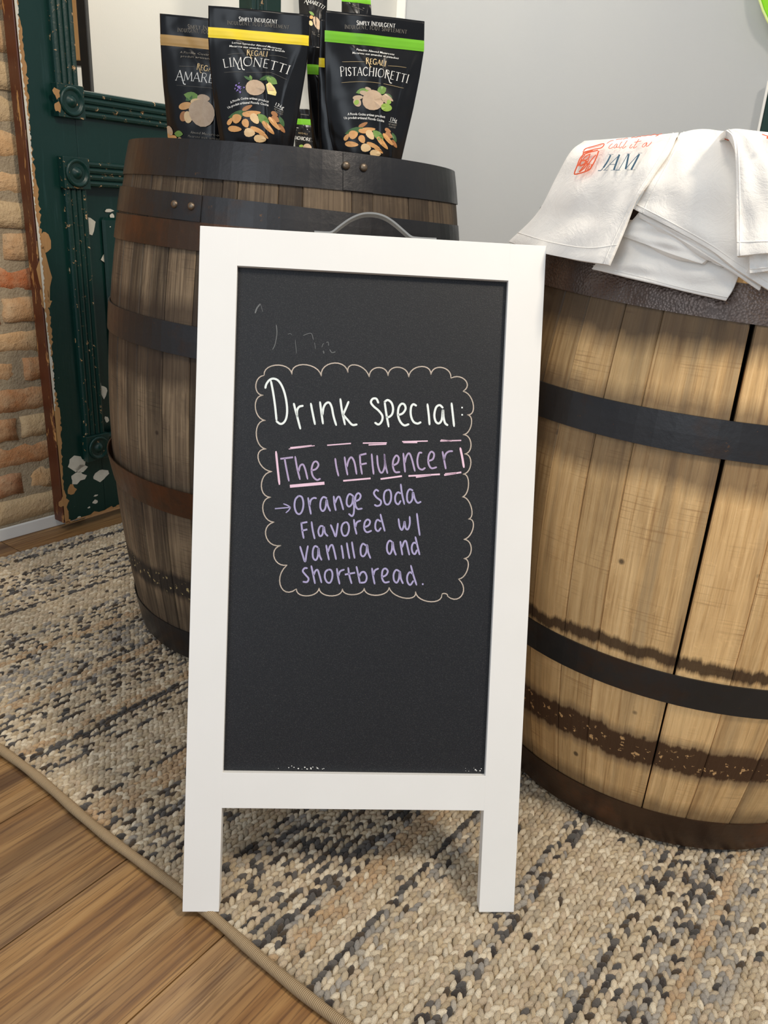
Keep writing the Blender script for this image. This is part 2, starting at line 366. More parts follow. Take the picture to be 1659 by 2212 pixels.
# white wall behind the old door, grey wall to its right
du, dn = U_AZ(34.2); CR = np.array([-.072, 3.9, FZ])
V, Fc = box(CR-dn*.1, -du*3.6, dn*.1, (0, 0, 2.75)); tagit(mesh('wall_back', V, Fc, M_wall_white), kind='structure')
V, Fc = box(CR+du*.1, dn*3.4, -du*.1, (0, 0, 2.75)); tagit(mesh('wall_right', V, Fc, M_wall_grey), kind='structure')
V, Fc = box(CR+dn*0-du*.012, dn*.045, du*.012, (0, 0, 2.75)); tagit(bev(mesh('trim_1', V, Fc, M_white_trim), .003), kind='structure')
V, Fc = box(CR+dn*.0, -du*2.4, dn*.014, (0, 0, .12)); tagit(bev(mesh('baseboard_back', V, Fc, M_white_trim), .003), kind='structure')
V, Fc = box(CR+dn*.05-du*.014, dn*3.2, du*.014, (0, 0, .12)); tagit(bev(mesh('baseboard_right', V, Fc, M_white_trim), .003), kind='structure')

# ---------------------------------------------------------------- old green door on the left
A = np.array([-.830, 1.887, .012]); TH = .045; KS = .972
zz = lambda z: .84+(z-.84)*KS
dP = lambda s, z, d=0.: A*[1, 1, 0]+du*(s*KS)+np.array([0, 0, zz(z)])+dn*d
door = empty('antique_door', (A[0]+du[0]*.4-dn[0]*.02, A[1]+du[1]*.4-dn[1]*.02, FZ), 'tall chipped dark green wooden door with open top panel, standing against the brick wall at left', 'door')
Z0, ZT = -.012, 2.15
def dbox(name, s0, s1, z0, z1, d0, d1, m, par=door, b_=.0015):
    V, Fc = box(dP(s0, z0, d0), dP(s1, z0, d0)-dP(s0, z0, d0), dn*(d1-d0), (0, 0, (z1-z0)*KS)); o = mesh(name, V, Fc, m, par)
    if b_: bev(o, b_, 1)
    return o
ST = .128
dbox('stile', 0.004, ST, Z0+.004, ZT, -TH, 0, M_green); dbox('stile', .84-ST, .836, Z0+.004, ZT, -TH, 0, M_green)
dbox('rail', ST, .84-ST, Z0+.004, .18, -TH, -.001, M_green); dbox('rail', ST, .84-ST, .835, 1.02, -TH, -.001, M_green); dbox('rail', ST, .84-ST, ZT-.14, ZT, -TH, -.001, M_green)
dbox('panel', ST-.004, .84-ST+.004, .176, .84, -TH+.012, -.022, M_green)
dbox('raised_field', ST+.065, .84-ST-.065, .25, .765, -.022, -.010, M_green, b_=.008)
for a in (0, 1):
    s_ = 0 if a == 0 else .836
    o = dbox('door_edge', s_, s_+.005, Z0, ZT, -TH-.001, -.006, M_brown); o['label'] = 'reddish brown varnished door edge'
# ragged worn strip along the front arris
def ragged(name, s0, s1, z0, z1, m, step=.012, amp=.006, seed=1, horiz=False, d=.0008, w0=None):
    r = random.Random(seed); P = []; Q = []; t = z0 if not horiz else s0; e = z1 if not horiz else s1
    while t < e:
        if horiz: P.append(dP(t, z0+r.uniform(0, amp), d)); Q.append(dP(t, z1-r.uniform(0, amp*1.6), d))
        else: P.append(dP(s0, t, d)); Q.append(dP(s1-r.uniform(-amp, amp*1.4)+amp*1.2*math.sin(t*23+seed), t, d))
        t += step*r.uniform(.5, 1.4)
    n = len(P); V = P+Q; Fc = [(i, n+i, n+i+1, i+1) for i in range(n-1)]
    if horiz: Fc = [f_[::-1] for f_ in Fc]
    return mesh(name, V, Fc, m, door)
ragged('worn_edge', 0, .011, Z0, ZT, M_barewood, step=.006, amp=.003, seed=2); ragged('worn_edge', .0, .005, .3, ZT, M_chip_white, step=.004, amp=.002, seed=5, d=.0014)
ragged('worn_edge', .0, .016, .60, .70, M_barewood, seed=9, d=.001); ragged('worn_edge', 0, .3, Z0, Z0+.012, M_barewood, seed=3, horiz=True)
# reeded mouldings with turned corner blocks
def reed(n=4, w=.058, h=.016):
    pr = [(-w/2, 0)]
    pr.append((-w/2, h*.5))
    for i in range(n):
        c = -w/2+w*(i+.5)/n; rr = w/n/2
        for k in range(5):
            an = math.pi-math.pi*k/4; pr.append((c+rr*.96*math.cos(an), h*.62+rr*.8*math.sin(an)))
    pr += [(w/2, h*.5), (w/2, 0)]; return pr[::-1]
def molding(s0, z0, s1, z1, worn=True, w=.056):
    a = dP(s0, z0, 0); L = np.linalg.norm(dP(s1, z1, 0)-a); ul = (dP(s1, z1, 0)-a)/L; ua = np.cross(ul, dn)
    V, Fc = extrude(reed(w=w), a, ua, dn, ul, L); mesh('reeded_moulding', V, Fc, M_green_worn if worn else M_green, door)
def corner(s, z, w=.07):
    V, Fc = box(dP(s-w/2, z-w/2, 0), dP(s+w/2, z-w/2, 0)-dP(s-w/2, z-w/2, 0), dn*.022, (0, 0, w*KS)); o = bev(mesh('corner_block', V, Fc, M_green_worn, door), .0015)
    c = dP(s, z, .022); prof = [(.0, -.001), (.030, -.001), (.031, .003), (.028, .006), (.024, .005), (.020, -.002), (.014, -.001), (.010, .006), (.005, .009), (0.0001, .010)]
    V = []; n = 20
    for r_, h_ in prof:
        for k in range(n): V.append(c+dn*h_+du*(r_*math.cos(2*math.pi*k/n))+np.array([0, 0, r_*math.sin(2*math.pi*k/n)]))
    Fc = [(i*n+k, i*n+(k+1) % n, (i+1)*n+(k+1) % n, (i+1)*n+k) for i in range(len(prof)-1) for k in range(n)]
    mesh('turned_rosette', V, Fc, M_green, o, smooth=True)
B1, B2, B3 = 1.016, .864, .185
for s_ in (.106, .84-.106):
    for z_ in (B1, B2, B3): corner(s_, z_)
    molding(s_, B1+.036, s_, ZT-.02); molding(s_, B3+.036, s_, B2-.036)
for z_ in (B1, B2, B3): molding(.142, z_, .84-.142, z_)
# larger bare patches of primer: irregular flakes lying on the paint
def flake(px, py, rx, ry, m, d=-.0, seed=0, host=-.0):
    r = random.Random(seed+int(px*7+py)); P = onpl(px, py, A+dn*d, dn); n = 11; mm = 1.24e-3
    V = [P+dn*.0007]+[P+dn*.0007+du*(rx*mm*math.cos(2*math.pi*k/n)*r.uniform(.6, 1.25)/.53)+np.array([0, 0, -ry*mm*math.sin(2*math.pi*k/n)*r.uniform(.6, 1.25)]) for k in range(n)]
    return V, [(0, 1+(k+1) % n, 1+k) for k in range(n)]
fb = MB(); 
for px, py, rx, ry, d in [(238, 500-10, 1, 1, 0), (191, 489, 9, 15, -.02), (237, 556, 10, 14, -.02), (235, 455, 6, 3, -.02), (241, 467, 3, 5, -.02), (166, 572, 3, 15, 0), (165, 1000, 12, 16, 0), (175, 1012, 8, 10, 0), (167, 1032, 10, 12, 0), (217, 1028, 10, 12, 0), (206, 1084, 4, 5, 0), (190, 640, 3, 22, .001), (205, 780, 3, 28, .001), (212, 830, 4, 20, .001), (224, 845, 4, 14, .001), (230, 905, 3, 8, 0), (187, 600, 2, 12, .001), (171, 1118, 3, 3, 0), (207, 1070, 3, 2, 0), (192, 1096, 2, 2, 0)]:
    V, Fc = flake(px, py, rx, ry, M_chip_white, d, 3); fb.add(V, Fc)
for px, py, rx, ry, d in [(97, 520, 6, 22, 0), (96, 600, 7, 52, 0), (95, 640, 5, 20, 0), (102, 655, 6, 6, 0), (154, 1060, 6, 12, 0), (137, 1085, 6, 12, 0), (171, 690, 3, 24, .001), (178, 760, 3, 18, .001), (122, 200, 4, 10, .022), (125, 232, 4, 9, .022), (168, 402, 6, 4, .022)]:
    V, Fc = flake(px, py, rx, ry, M_barewood, d, 8); fb.add(V, Fc, 1)
mesh('paint_flakes', fb.V, fb.F, [M_chip_white, M_barewood], door, mi=fb.M)['kind'] = 'stuff'

# rack seen through the door's open panel
rk = ony(181, 100, 2.42); rack = empty('display_rack', (rk[0]-.03, rk[1], FZ), 'black metal rack with pale wood boards behind the open top of the green door', 'rack')
for dx, w in ((0, .024), (-.34, .024)):
    V, Fc = box((rk[0]+dx-w/2, rk[1]+dx*.0, FZ), (w, 0, 0), (0, w, 0), (0, 0, 1.95)); bev(mesh('post', V, Fc, M_black_metal, rack), .002)
bz = ony(160, 133, 2.44)[2]
for z_ in (bz, bz-.62):
    V, Fc = box((rk[0]-.328, rk[1]+.002, z_), (.316, 0, 0), (0, .02, 0), (0, 0, .42)); bev(mesh('back_board', V, Fc, M_pine, rack), .003)
    V, Fc = box((rk[0]-.33, rk[1]+.0, z_-.012), (.32, 0, 0), (0, .03, 0), (0, 0, .012)); mesh('shelf_edge', V, Fc, M_black_metal, rack)

# right green door against the grey wall
R0 = CR+dn*1.545-du*.06
gd = empty('green_door', tuple(R0+dn*.35), 'plain dark green door edge beyond the towels, at the right edge against the grey wall', 'door')
q0 = ony(1641, 284, R0[1]); q0[2] = FZ
V, Fc = box(q0, dn*.7, du*.04, (0, 0, 1.29-FZ)); bev(mesh('door_slab', V, Fc, M_green, gd), .003)
V, Fc = box(q0-dn*.008-du*.003, dn*.008, du*.04, (0, 0, 1.29-FZ)); o = mesh('edge_strip', V, Fc, M_white_trim, gd); o['label'] = 'white edge strip'
# lime pouch hanging on the wall above it
L0 = CR+dn*1.52-du*.03
def lp(px, py, d=0): return onpl(px, py, L0-du*d, du)
bagp = [(1638, -90), (1641, 0), (1648, 22), (1660, 48), (1700, 90), (1790, 96), (1800, -90)]
Vf = [lp(*q_, d=.03) for q_ in bagp]; Vb = [lp(*q_)+0 for q_ in bagp]; n = len(bagp)
Fc = [tuple(range(n))[::-1], tuple(range(n, 2*n))]+[(i, (i+1) % n, n+(i+1) % n, n+i) for i in range(n)]
lb = empty('lime_pouch', tuple(np.mean(Vb, 0)), 'glossy lime green pouch hanging on the grey wall, top right corner', 'pouch')
bev(mesh('pouch_body', Vf+Vb, Fc, M_lime, lb), .006, 3)
V, Fc = tube([lp(*q_, d=.033) for q_ in bagp[:5]], .004); mesh('seam', V, Fc, M_lime_edge, lb, smooth=True)
V, Fc = tube([lp(1720, -90, .015), lp(1720, -110, -.03)], .004); mesh('hook', V, Fc, M_black_metal, lb)

# ---------------------------------------------------------------- rug
N0 = np.array([-.589, 1.021]); ne = np.array([.8125, -.583]); T0, T1, S1 = -.675, 1.75, 2.35
def rdir(t):
    a = (39.2-3.2*np.clip((t+.3)/1.0, 0, 1))*D2R; return np.stack([np.sin(a), np.cos(a)], -1)
def rpos(t, s):
    t = np.asarray(t, float); s = np.asarray(s, float)
    return N0+t[..., None]*ne+s[..., None]*rdir(t)
RP, TPc = .0074, .0102
rows = np.arange(T0, T1, RP); nr = len(rows)
P2 = []; COL = []; ANG = []; SC = []
pal_l = np.array([lin(c)[:3] for c in [(212, 196, 168), (202, 184, 154), (190, 170, 138), (222, 208, 182), (184, 168, 142), (196, 176, 148)]])
pal_d = np.array([lin(c)[:3] for c in [(66, 62, 58), (84, 80, 76), (56, 48, 42), (74, 60, 44), (96, 90, 84)]])
pal_g = np.array([lin(c)[:3] for c in [(164, 156, 144), (150, 144, 136), (176, 166, 150)]])
pal_t = np.array([lin(c)[:3] for c in [(190, 160, 122), (198, 172, 138), (182, 158, 126), (190, 160, 124)]])
state = 0; left = 0
for i, t in enumerate(rows):
    if left <= 0:
        state = rng.choice([0, 1, 2, 3, 4, 5], p=[.22, .36, .08, .16, .12, .06]); left = 1 if state == 5 else int(rng.integers(2, 7))
    left -= 1
    s = np.arange(0.006, S1, TPc)+(TPc/2 if i % 2 else 0); m = len(s)
    xy = rpos(np.full(m, t)+rng.normal(0, .0007, m), s+rng.normal(0, .001, m))
    pd = {0: .01, 1: [.55, .05][i % 2], 2: .04, 3: .03, 4: .26, 5: .9}[int(state)]
    run = np.repeat(rng.random(m//14+2), 14)[:m]
    kind = rng.random(m); col = pal_l[rng.integers(0, len(pal_l), m)]
    if state == 3: sel = rng.random(m) < .7; col[sel] = pal_t[rng.integers(0, len(pal_t), sel.sum())]
    if state in (2, 4): sel = rng.random(m) < (.25+.3*(run > .6)); col[sel] = pal_g[rng.integers(0, len(pal_g), sel.sum())]
    sel = kind < pd*(.6+run*.7); col[sel] = pal_d[rng.integers(0, len(pal_d), sel.sum())]
    col = col*rng.uniform(.86, 1.08, (m, 1))
    P2.append(xy); COL.append(col); ANG.append(np.full(m, 1. if i % 2 else -1.)*(24*D2R)+rng.normal(0, .18, m)-(np.arctan2(*(rdir(t)[::-1])) if 0 else 0)); SC.append(rng.uniform(.88, 1.12, m))
P2 = np.concatenate(P2); COL = np.concatenate(COL); ANG = np.concatenate(ANG); SC = np.concatenate(SC)
# keep what the view and a step beside it can see
keep = (P2[:, 1] > .2) & (P2[:, 0] > -1.25) & (P2[:, 0] < 1.35) & (P2[:, 1] < 2.25) & (P2[:, 0] < .55*P2[:, 1]+.42)
P2, COL, ANG, SC = P2[keep], COL[keep], ANG[keep], SC[keep]
nseg = 7; prof = [(1.0, 0.), (.78, .68)]
tv = [(math.cos(2*math.pi*k/nseg)*r_, math.sin(2*math.pi*k/nseg)*r_, h_) for r_, h_ in prof for k in range(nseg)]+[(0, 0, 1.02)]
tv = np.array(tv)*[.0080, .0043, .0062]; tv[:, 2] -= .0084; tv[:, 2] += tv[:, 0]*.16
tf = [(r_*nseg+k, r_*nseg+(k+1) % nseg, (r_+1)*nseg+(k+1) % nseg, (r_+1)*nseg+k) for r_ in range(1) for k in range(nseg)]
tt = [(nseg+k, nseg+(k+1) % nseg, 2*nseg) for k in range(nseg)]
n = len(P2); az = (90-37.5)*D2R; ca, sa = np.cos(ANG+az), np.sin(ANG+az)
X = tv[None, :, 0]*SC[:, None]; Y = tv[None, :, 1]*SC[:, None]
W = np.stack([P2[:, 0:1]+X*ca[:, None]-Y*sa[:, None], P2[:, 1:2]+X*sa[:, None]+Y*ca[:, None], tv[None, :, 2]*np.ones((n, 1))+rng.normal(0, .0007, (n, 1))+.0015], -1)
nv = len(tv); off = (np.arange(n)*nv)[:, None, None]
q4 = (np.array(tf)[None]+off).reshape(-1, 4); q3 = (np.array(tt)[None]+off).reshape(-1, 3)
me = bpy.data.meshes.new('pile'); me.vertices.add(n*nv)
rug_o = np.array([.2, 1.1, FZ]); me.vertices.foreach_set('co', (W-rug_o).astype(np.float32).ravel())
nl = q4.size+q3.size; me.loops.add(nl); me.loops.foreach_set('vertex_index', np.concatenate([q4.ravel(), q3.ravel()]).astype(np.int32))
npol = len(q4)+len(q3); me.polygons.add(npol)
me.polygons.foreach_set('loop_start', np.concatenate([np.arange(len(q4))*4, q4.size+np.arange(len(q3))*3]).astype(np.int32))
me.polygons.foreach_set('use_smooth', np.ones(npol, dtype=bool)); me.materials.append(M_tuft)
at = me.color_attributes.new('tint', 'FLOAT_COLOR', 'POINT'); cc = np.ones((n, nv, 4), np.float32); cc[..., :3] = COL[:, None, :]; at.data.foreach_set('color', cc.ravel()); me.update(calc_edges=True)
rug = empty('woven_rug', tuple(rug_o), 'cream, tan and charcoal striped chunky braided area rug on the wood floor', 'rug')
pile = bpy.data.objects.new('braided_pile', me); C.objects.link(pile); pile.parent = rug; pile['kind'] = 'stuff'
tq = np.linspace(T0-.004, T1, 14); lo = [rpos(t, -.003) for t in tq]; hi = [rpos(t, S1) for t in tq]
V = [(p_[0], p_[1], z_) for z_ in (FZ+.0005, -.0065) for p_ in lo+hi]; m = len(tq); Fc = []
for i in range(m-1): Fc += [(i, m+i, m+i+1, i+1), (2*m+i, 2*m+i+1, 3*m+i+1, 3*m+i), (i, i+1, 2*m+i+1, 2*m+i), (m+i, 3*m+i, 3*m+i+1, m+i+1)]
Fc += [(0, 2*m, 3*m, m), (m-1, 2*m-1, 4*m-1, 3*m-1)]
mesh('backing', V, Fc, M_rugbase, rug)
tq = np.arange(T0, T1, .006); bp = rpos(tq, np.full(len(tq), -.002)+.0025*np.sin(tq*17)); P = np.column_stack([bp, np.full(len(tq), -.0045)])
V, Fc = tube(P, .0068*(1+.05*np.sin(tq*2*math.pi/.09)), 10); uv = [(i//10*.9, (i % 10)/10*.05) for i in range(len(V))]
mesh('edge_binding', V, Fc, M_binding, rug, smooth=True, uv=uv)['label'] = 'tan stitched edge binding'

# ---------------------------------------------------------------- barrels
HB = .9
def barrel(cx_, cy_, Rh, Rb, tilt, seams, gaps, tints, oak, hoops, label, seed, head_m, top=HB):
    tx, ty = tilt[0]*D2R, tilt[1]*D2R
    b = empty('oak_barrel', (cx_, cy_, .0015+abs(tilt[0])*.001), label, 'barrel', 'whiskey barrels used as display stands', rot=(-ty, tx, 0))
    pr = lambda z: Rh+(Rb-Rh)*(1-(2*z/HB-1)**2)-.0022
    r = random.Random(seed); S = list(seams)
    a = S[-1]
    while a < S[0]+360-13: a += r.uniform(8, 13); S.append(a)
    S.append(S[0]+360)
    zs = np.linspace(0.0, top, 25)
    for i in range(len(S)-1):
        V = []; uvs = []; t_ = .024; proud = r.uniform(-.0007, .0007)
        for z_ in zs:
            def edge(a_):
                if a_ in gaps: w0, w1, sl = gaps[a_]; return a_+sl*(z_-.35), (w0+(w1-w0)*z_/HB)
                return a_, .035
            a0, g0 = edge(S[i] if i else S[0]); a1, g1 = edge(S[i+1])
            if i == len(S)-2: a1, g1 = S[0]+360, .035
            aa, ab = (a0+g0)*D2R, (a1-g1)*D2R; R_ = pr(z_)+proud; ch = .0016/R_
            for k, fr in enumerate((0, .0, .25, .5, .75, 1, 1)):
                an = aa+(ab-aa)*fr; rad = R_
                if k == 0: rad = R_-.0016
                elif k == 1: an = aa+ch
                elif k == 5: an = ab-ch
                elif k == 6: rad = R_-.0016
                V.append((rad*math.cos(an), rad*math.sin(an), z_)); uvs.append(((an)*Rb, z_))
            ri = R_-t_
            V.append((ri*math.cos(ab), ri*math.sin(ab), z_)); uvs.append((ab*Rb, z_)); V.append((ri*math.cos(aa), ri*math.sin(aa), z_)); uvs.append((aa*Rb, z_))
        n = 9; m = len(zs); Fc = [(j*n+k, j*n+(k+1) % n, (j+1)*n+(k+1) % n, (j+1)*n+k) for j in range(m-1) for k in range(n)]+[tuple(range(n))[::-1], tuple(range((m-1)*n, m*n))]
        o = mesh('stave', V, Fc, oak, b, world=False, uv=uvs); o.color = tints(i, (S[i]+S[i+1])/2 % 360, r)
    # heads: five boards recessed inside the staves
    for nm, z_ in (('head', top-.034), ('bottom', .03)):
        Ri = pr(z_)-.0245
        V = [(Ri*math.cos(k*math.pi/24), Ri*math.sin(k*math.pi/24), z_+d_) for d_ in (0, .016) for k in range(48)]
        Fc = [tuple(range(48))[::-1], tuple(range(48, 96))]+[(k, (k+1) % 48, 48+(k+1) % 48, 48+k) for k in range(48)]
        o = mesh(nm, V, Fc, head_m, b, world=False, uv=[(v[0], v[1]*.2+.45) for v in V]); o.color = (.8, .75, .7, 1)
    for (z0, z1, m_, tl, rv, dr) in hoops:
        n = 96; prf = []
        for z_ in (z0, z1): prf.append((pr(z_)+.0004+dr[0 if z_ == z0 else 1], z_))
        prf += [(prf[1][0]+.0022, z1), (prf[0][0]+.0022, z0)]
        zc = (z0+z1)/2; V = []
        mid = (pr(zc)-(pr(z0)+pr(z1))/2)
        prf = [prf[0], (pr(zc)+.0004+sum(dr)/2, zc), prf[1], prf[2], (pr(zc)+.0028+sum(dr)/2, zc), prf[3]]
        for k in range(n):
            an = 2*math.pi*k/n; c_, s_ = math.cos(an), math.sin(an)
            for r_, z_ in prf:
                V.append((r_*c_, r_*s_, z_-r_*c_*tl[0]*D2R-r_*s_*tl[1]*D2R))
        q = len(prf); Fc = [(k*q+j, ((k+1) % n)*q+j, ((k+1) % n)*q+(j+1) % q, k*q+(j+1) % q) for k in range(n) for j in range(q)]
        h = mesh('hoop', V, Fc, m_, b, world=False)
        for (an, dz) in rv:
            an *= D2R; R_ = pr(zc)+.003+max(dr); V = []; e = np.array([math.cos(an), math.sin(an), 0]); t2 = np.array([-e[1], e[0], 0])
            zc2 = zc+dz-R_*e[0]*tl[0]*D2R-R_*e[1]*tl[1]*D2R
            for r_, h_ in ((.0062, -.001), (.006, .002), (.0045, .004), (.002, .0048)):
                for k in range(12): V.append(e*(R_+h_)+t2*r_*math.cos(k*math.pi/6)+np.array([0, 0, zc2+r_*math.sin(k*math.pi/6)]))
            Fc = [(j*12+k, j*12+(k+1) % 12, (j+1)*12+(k+1) % 12, (j+1)*12+k) for j in range(3) for k in range(12)]+[tuple(range(36, 48))]
            mesh('rivet', V, Fc, M_rivet, h, world=False, smooth=True)
        if rv:  # overlapped end of the strap
            an = (rv[-1][0]+3.2)*D2R; V = []
            for k in range(9):
                a_ = an-9.5*D2R*k/8; 
                for z_ in (z0+.0008, z1-.0008):
                    R_ = pr(z_)+.0030+dr[0 if z_ < zc else 1]; V.append((R_*math.cos(a_), R_*math.sin(a_), z_-R_*math.cos(a_)*tl[0]*D2R-R_*math.sin(a_)*tl[1]*D2R))
                    V.append(((R_+.0012)*math.cos(a_), (R_+.0012)*math.sin(a_), z_-R_*math.cos(a_)*tl[0]*D2R-R_*math.sin(a_)*tl[1]*D2R))
            Fc = []
            for k in range(8):
                i0, i1 = k*4, k*4+4; Fc += [(i0+1, i0+3, i1+3, i1+1), (i0, i0+1, i1+1, i1), (i0+2, i1+2, i1+3, i0+3)]
            Fc += [(0, 2, 3, 1), (32, 33, 35, 34)]
            mesh('lap_end', V, Fc, m_, h, world=False)
    return b
def tl_(i, a, r):
    k = r.choice([.52, .66, .75, .8, .5, .66]); return (k, k*.985, k*.96, 1)
LT = {0: 1.05, 1: 1.25, 2: .82, 3: 1.3, 4: .78, 5: 1.32, 6: .48, 7: 1.0, 8: 1.55, 9: .85, 10: 1.6, 11: 1.0, 12: 1.35, 13: .7, 14: 1.25}
barrel(-.2208, 1.5463, .2896, .3396, (1.385, .997), [208, 216, 223, 229, 234, 240, 249.7, 256.3, 260.9, 272.7, 279.7, 294.1, 301, 314.5, 324, 342], {}, lambda i, a, r: ((lambda k: (k, k*.97, k*.93, 1))(LT[i]*.78) if i in LT else tl_(i, a, r)), M_oak_dark,
       [(.849, .903, M_hoop_dark, (0, 0), [(292.0, .008), (297.5, .008)], (0, 0)),
        (.783, .822, M_hoop_dark, (1.6, 0), [(241.5, .002), (247.5, .002)], (0, 0)),
        (.742, .783, M_hoop_brown, (.6, .4), [], (0, 0)),
        (.577, .626, M_hoop_dark, (2.2, .5), [], (0, 0)),
        (.300, .350, M_hoop_brown, (1.6, 1.0), [], (.001, .008)),
        (.001, .065, M_hoop_dark, (0, 0), [], (0, 0))],
       'weathered grey-brown oak barrel behind the white chalkboard sign, holding the black snack pouches', 5, M_oak_dark)
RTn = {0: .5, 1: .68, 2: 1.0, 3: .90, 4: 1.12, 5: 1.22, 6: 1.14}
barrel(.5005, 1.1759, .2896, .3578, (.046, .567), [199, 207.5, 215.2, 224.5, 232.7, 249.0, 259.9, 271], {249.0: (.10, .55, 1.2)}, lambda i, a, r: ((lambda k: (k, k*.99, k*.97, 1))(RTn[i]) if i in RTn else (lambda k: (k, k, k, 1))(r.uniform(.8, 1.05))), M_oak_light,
       [(.787, .846, M_hoop_dark, (0, 0), [], (0, 0)),
        (.744, .784, M_hoop_hammer, (1.8, -2.2), [], (0, .001)),
        (.589, .632, M_hoop_dark, (0, 0), [], (0, 0)), (.262, .306, M_hoop_dark, (0, 0), [], (0, 0)), (.001, .0615, M_hoop_brown, (0, 0), [], (0, 0))],
       'honey-coloured oak barrel at the right draped with white towels', 11, M_oak_light, .845)

# ---------------------------------------------------------------- ribbons and lettering
def smooth(P, n=5):
    P = np.asarray(P, float)
    if len(P) < 3: return P
    Q = np.vstack([2*P[0]-P[1], P, 2*P[-1]-P[-2]]); out = []
    for i in range(1, len(Q)-2):
        for k in range(n):
            t = k/n; a, b_, c, d = Q[i-1], Q[i], Q[i+1], Q[i+2]
            out.append(.5*((2*b_)+(-a+c)*t+(2*a-5*b_+4*c-d)*t*t+(-a+3*b_-3*c+d)*t**3))
    out.append(P[-1]); return np.array(out)
def ribbon(mb, P, w, fn, mi=0, taper=False, caps=True):
    P = np.asarray(P, float); n = len(P)
    if caps:
        for e, o_ in ((0, 1), (-1, -2)):
            d = P[e]-P[o_]; l = np.linalg.norm(d)
            if l > 1e-9: P[e] = P[e]+d/l*w*.18
    T = np.gradient(P, axis=0); T /= np.linalg.norm(T, axis=1)[:, None]+1e-9; Nn = np.stack([-T[:, 1], T[:, 0]], 1)
    ww = np.full(n, w/2.)
    if caps and n > 2: ww[0] *= .6; ww[-1] *= .6
    if taper: ww *= np.linspace(1, .25, n)
    L = P+Nn*ww[:, None]; R_ = P-Nn*ww[:, None]
    V = [fn(*q) for q in L]+[fn(*q) for q in R_]
    mb.add(V, [(i, i+1, n+i+1, n+i) for i in range(n-1)], mi)

# ---------------------------------------------------------------- A-frame chalkboard sign
S2 = np.array([-.22120902, .72952823, 0.]); S3 = np.array([.1983636, .75963013, 0.]); S0 = np.array([-.24026741, .99517189, .80107553])
sux = (S3-S2); SW = np.linalg.norm(sux); sux /= SW; sup = S0-S2; SH = np.linalg.norm(sup); sup /= SH; sn = np.cross(sux, sup)
if sn[1] > 0: sn = -sn
S2 = S2+[0, 0, .001]
sP = lambda a, b_, d=0.: S2+sux*a+sup*b_+sn*d
sign = empty('chalkboard_sign', tuple((S2+S3)/2*[1, 1, 0]+[0, .12, 0]), 'white framed freestanding chalkboard sign with handwritten drink special', 'sign')
def sbox(name, a0, a1, b0, b1, d0, d1, m, bw=.0016, par=sign):
    V, Fc = box(sP(a0, b0, d0), sux*(a1-a0), sup*(b1-b0), sn*(d1-d0)); o = mesh(name, V, Fc, m, par)
    if bw: bev(o, bw, 2)
    return o
ft = -.019; il, ir, it_, ib, lb_ = .0453, .3753, .7995, .1783, .1333
for nm, a0, a1 in (('stile', 0, il), ('stile', ir, SW)):
    o = sbox(nm, a0, a1, 0, SH, ft, 0, M_sign_white, .0006)
    for v in o.data.vertices:
        if v.co.z < .1: v.co.z = max(v.co.z, 0.001)
sbox('top_rail', il-.0003, ir+.0003, it_, SH, ft, 0, M_sign_white, .0003); sbox('bottom_rail', il-.0003, ir+.0003, lb_, ib, ft, 0, M_sign_white, .0003)
sbox('chalkboard', il-.004, ir+.004, ib-.004, it_+.004, -.0105, -.0075, M_board, 0)
# rear leg frame, hidden behind the front one
ra, rb = .045, .345
P0 = sP(0, SH-.02, -.024)
rup = P0-np.array([P0[0]-.004, P0[1]+.012, 0.002]); rup[0] = 0; rlen = np.linalg.norm(rup); rup /= rlen
rn = np.cross(sux, rup)
for a0, a1, b0, b1 in ((ra, ra+.035, 0, rlen), (rb-.035, rb, 0, rlen), (ra+.035, rb-.035, rlen-.05, rlen), (ra+.035, rb-.035, .14, .175)):
    V, Fc = box(P0-rup*(rlen-b0)+sux*a0, sux*(a1-a0), rup*(b1-b0), rn*.016); bev(mesh('rear_leg_frame', V, Fc, M_sign_white, sign), .0015)
for a_ in (.09, .30):
    V, Fc = box(sP(a_, SH-.03, ft), sux*.04, sup*.026, -sn*.006); mesh('hinge', V, Fc, M_rivet, sign)
# arched carry handle
hp = [(.136, .0008), (.150, .0008), (.158, .0022), (.168, .0105), (.180, .0195), (.193, .0255), (.206, .027), (.219, .0248), (.231, .0185), (.243, .0095), (.253, .0022), (.262, .0008), (.285, .0008)]
hp = smooth(hp, 4); V = []; th = .0022; Tn = np.gradient(hp, axis=0); Tn /= np.linalg.norm(Tn, axis=1)[:, None]
for (a_, b_), tn in zip(hp, Tn):
    for dd in (-.004, -.017):
        V.append(sP(a_, SH+b_, dd)); V.append(sP(a_-tn[1]*th, SH+b_+tn[0]*th, dd))
Fc = []
for i in range(len(hp)-1):
    j = i*4; k = j+4; Fc += [(j, k, k+1, j+1), (j+2, j+3, k+3, k+2), (j+1, k+1, k+3, j+3), (j, j+2, k+2, k)]
Fc += [(0, 1, 3, 2), (len(V)-4, len(V)-2, len(V)-1, len(V)-3)]
mesh('carry_handle', V, Fc, M_handle, sign)['label'] = 'smoky translucent plastic carry handle'
for a_ in (.141, .279):
    V = [sP(a_+.0025*math.cos(k), SH+h_, -.0105+.0025*math.sin(k)) for h_ in (.001, .0035) for k in np.linspace(0, 2*math.pi, 9)[:-1]]
    mesh('screw', V, [(k, (k+1) % 8, 8+(k+1) % 8, 8+k) for k in range(8)]+[tuple(range(8, 16))], M_rivet, sign)
BP = sP(0, 0, -.0072)
def zb(x, y): return onpl(520+x/3.0722, 620+y/3.0722, BP, sn)
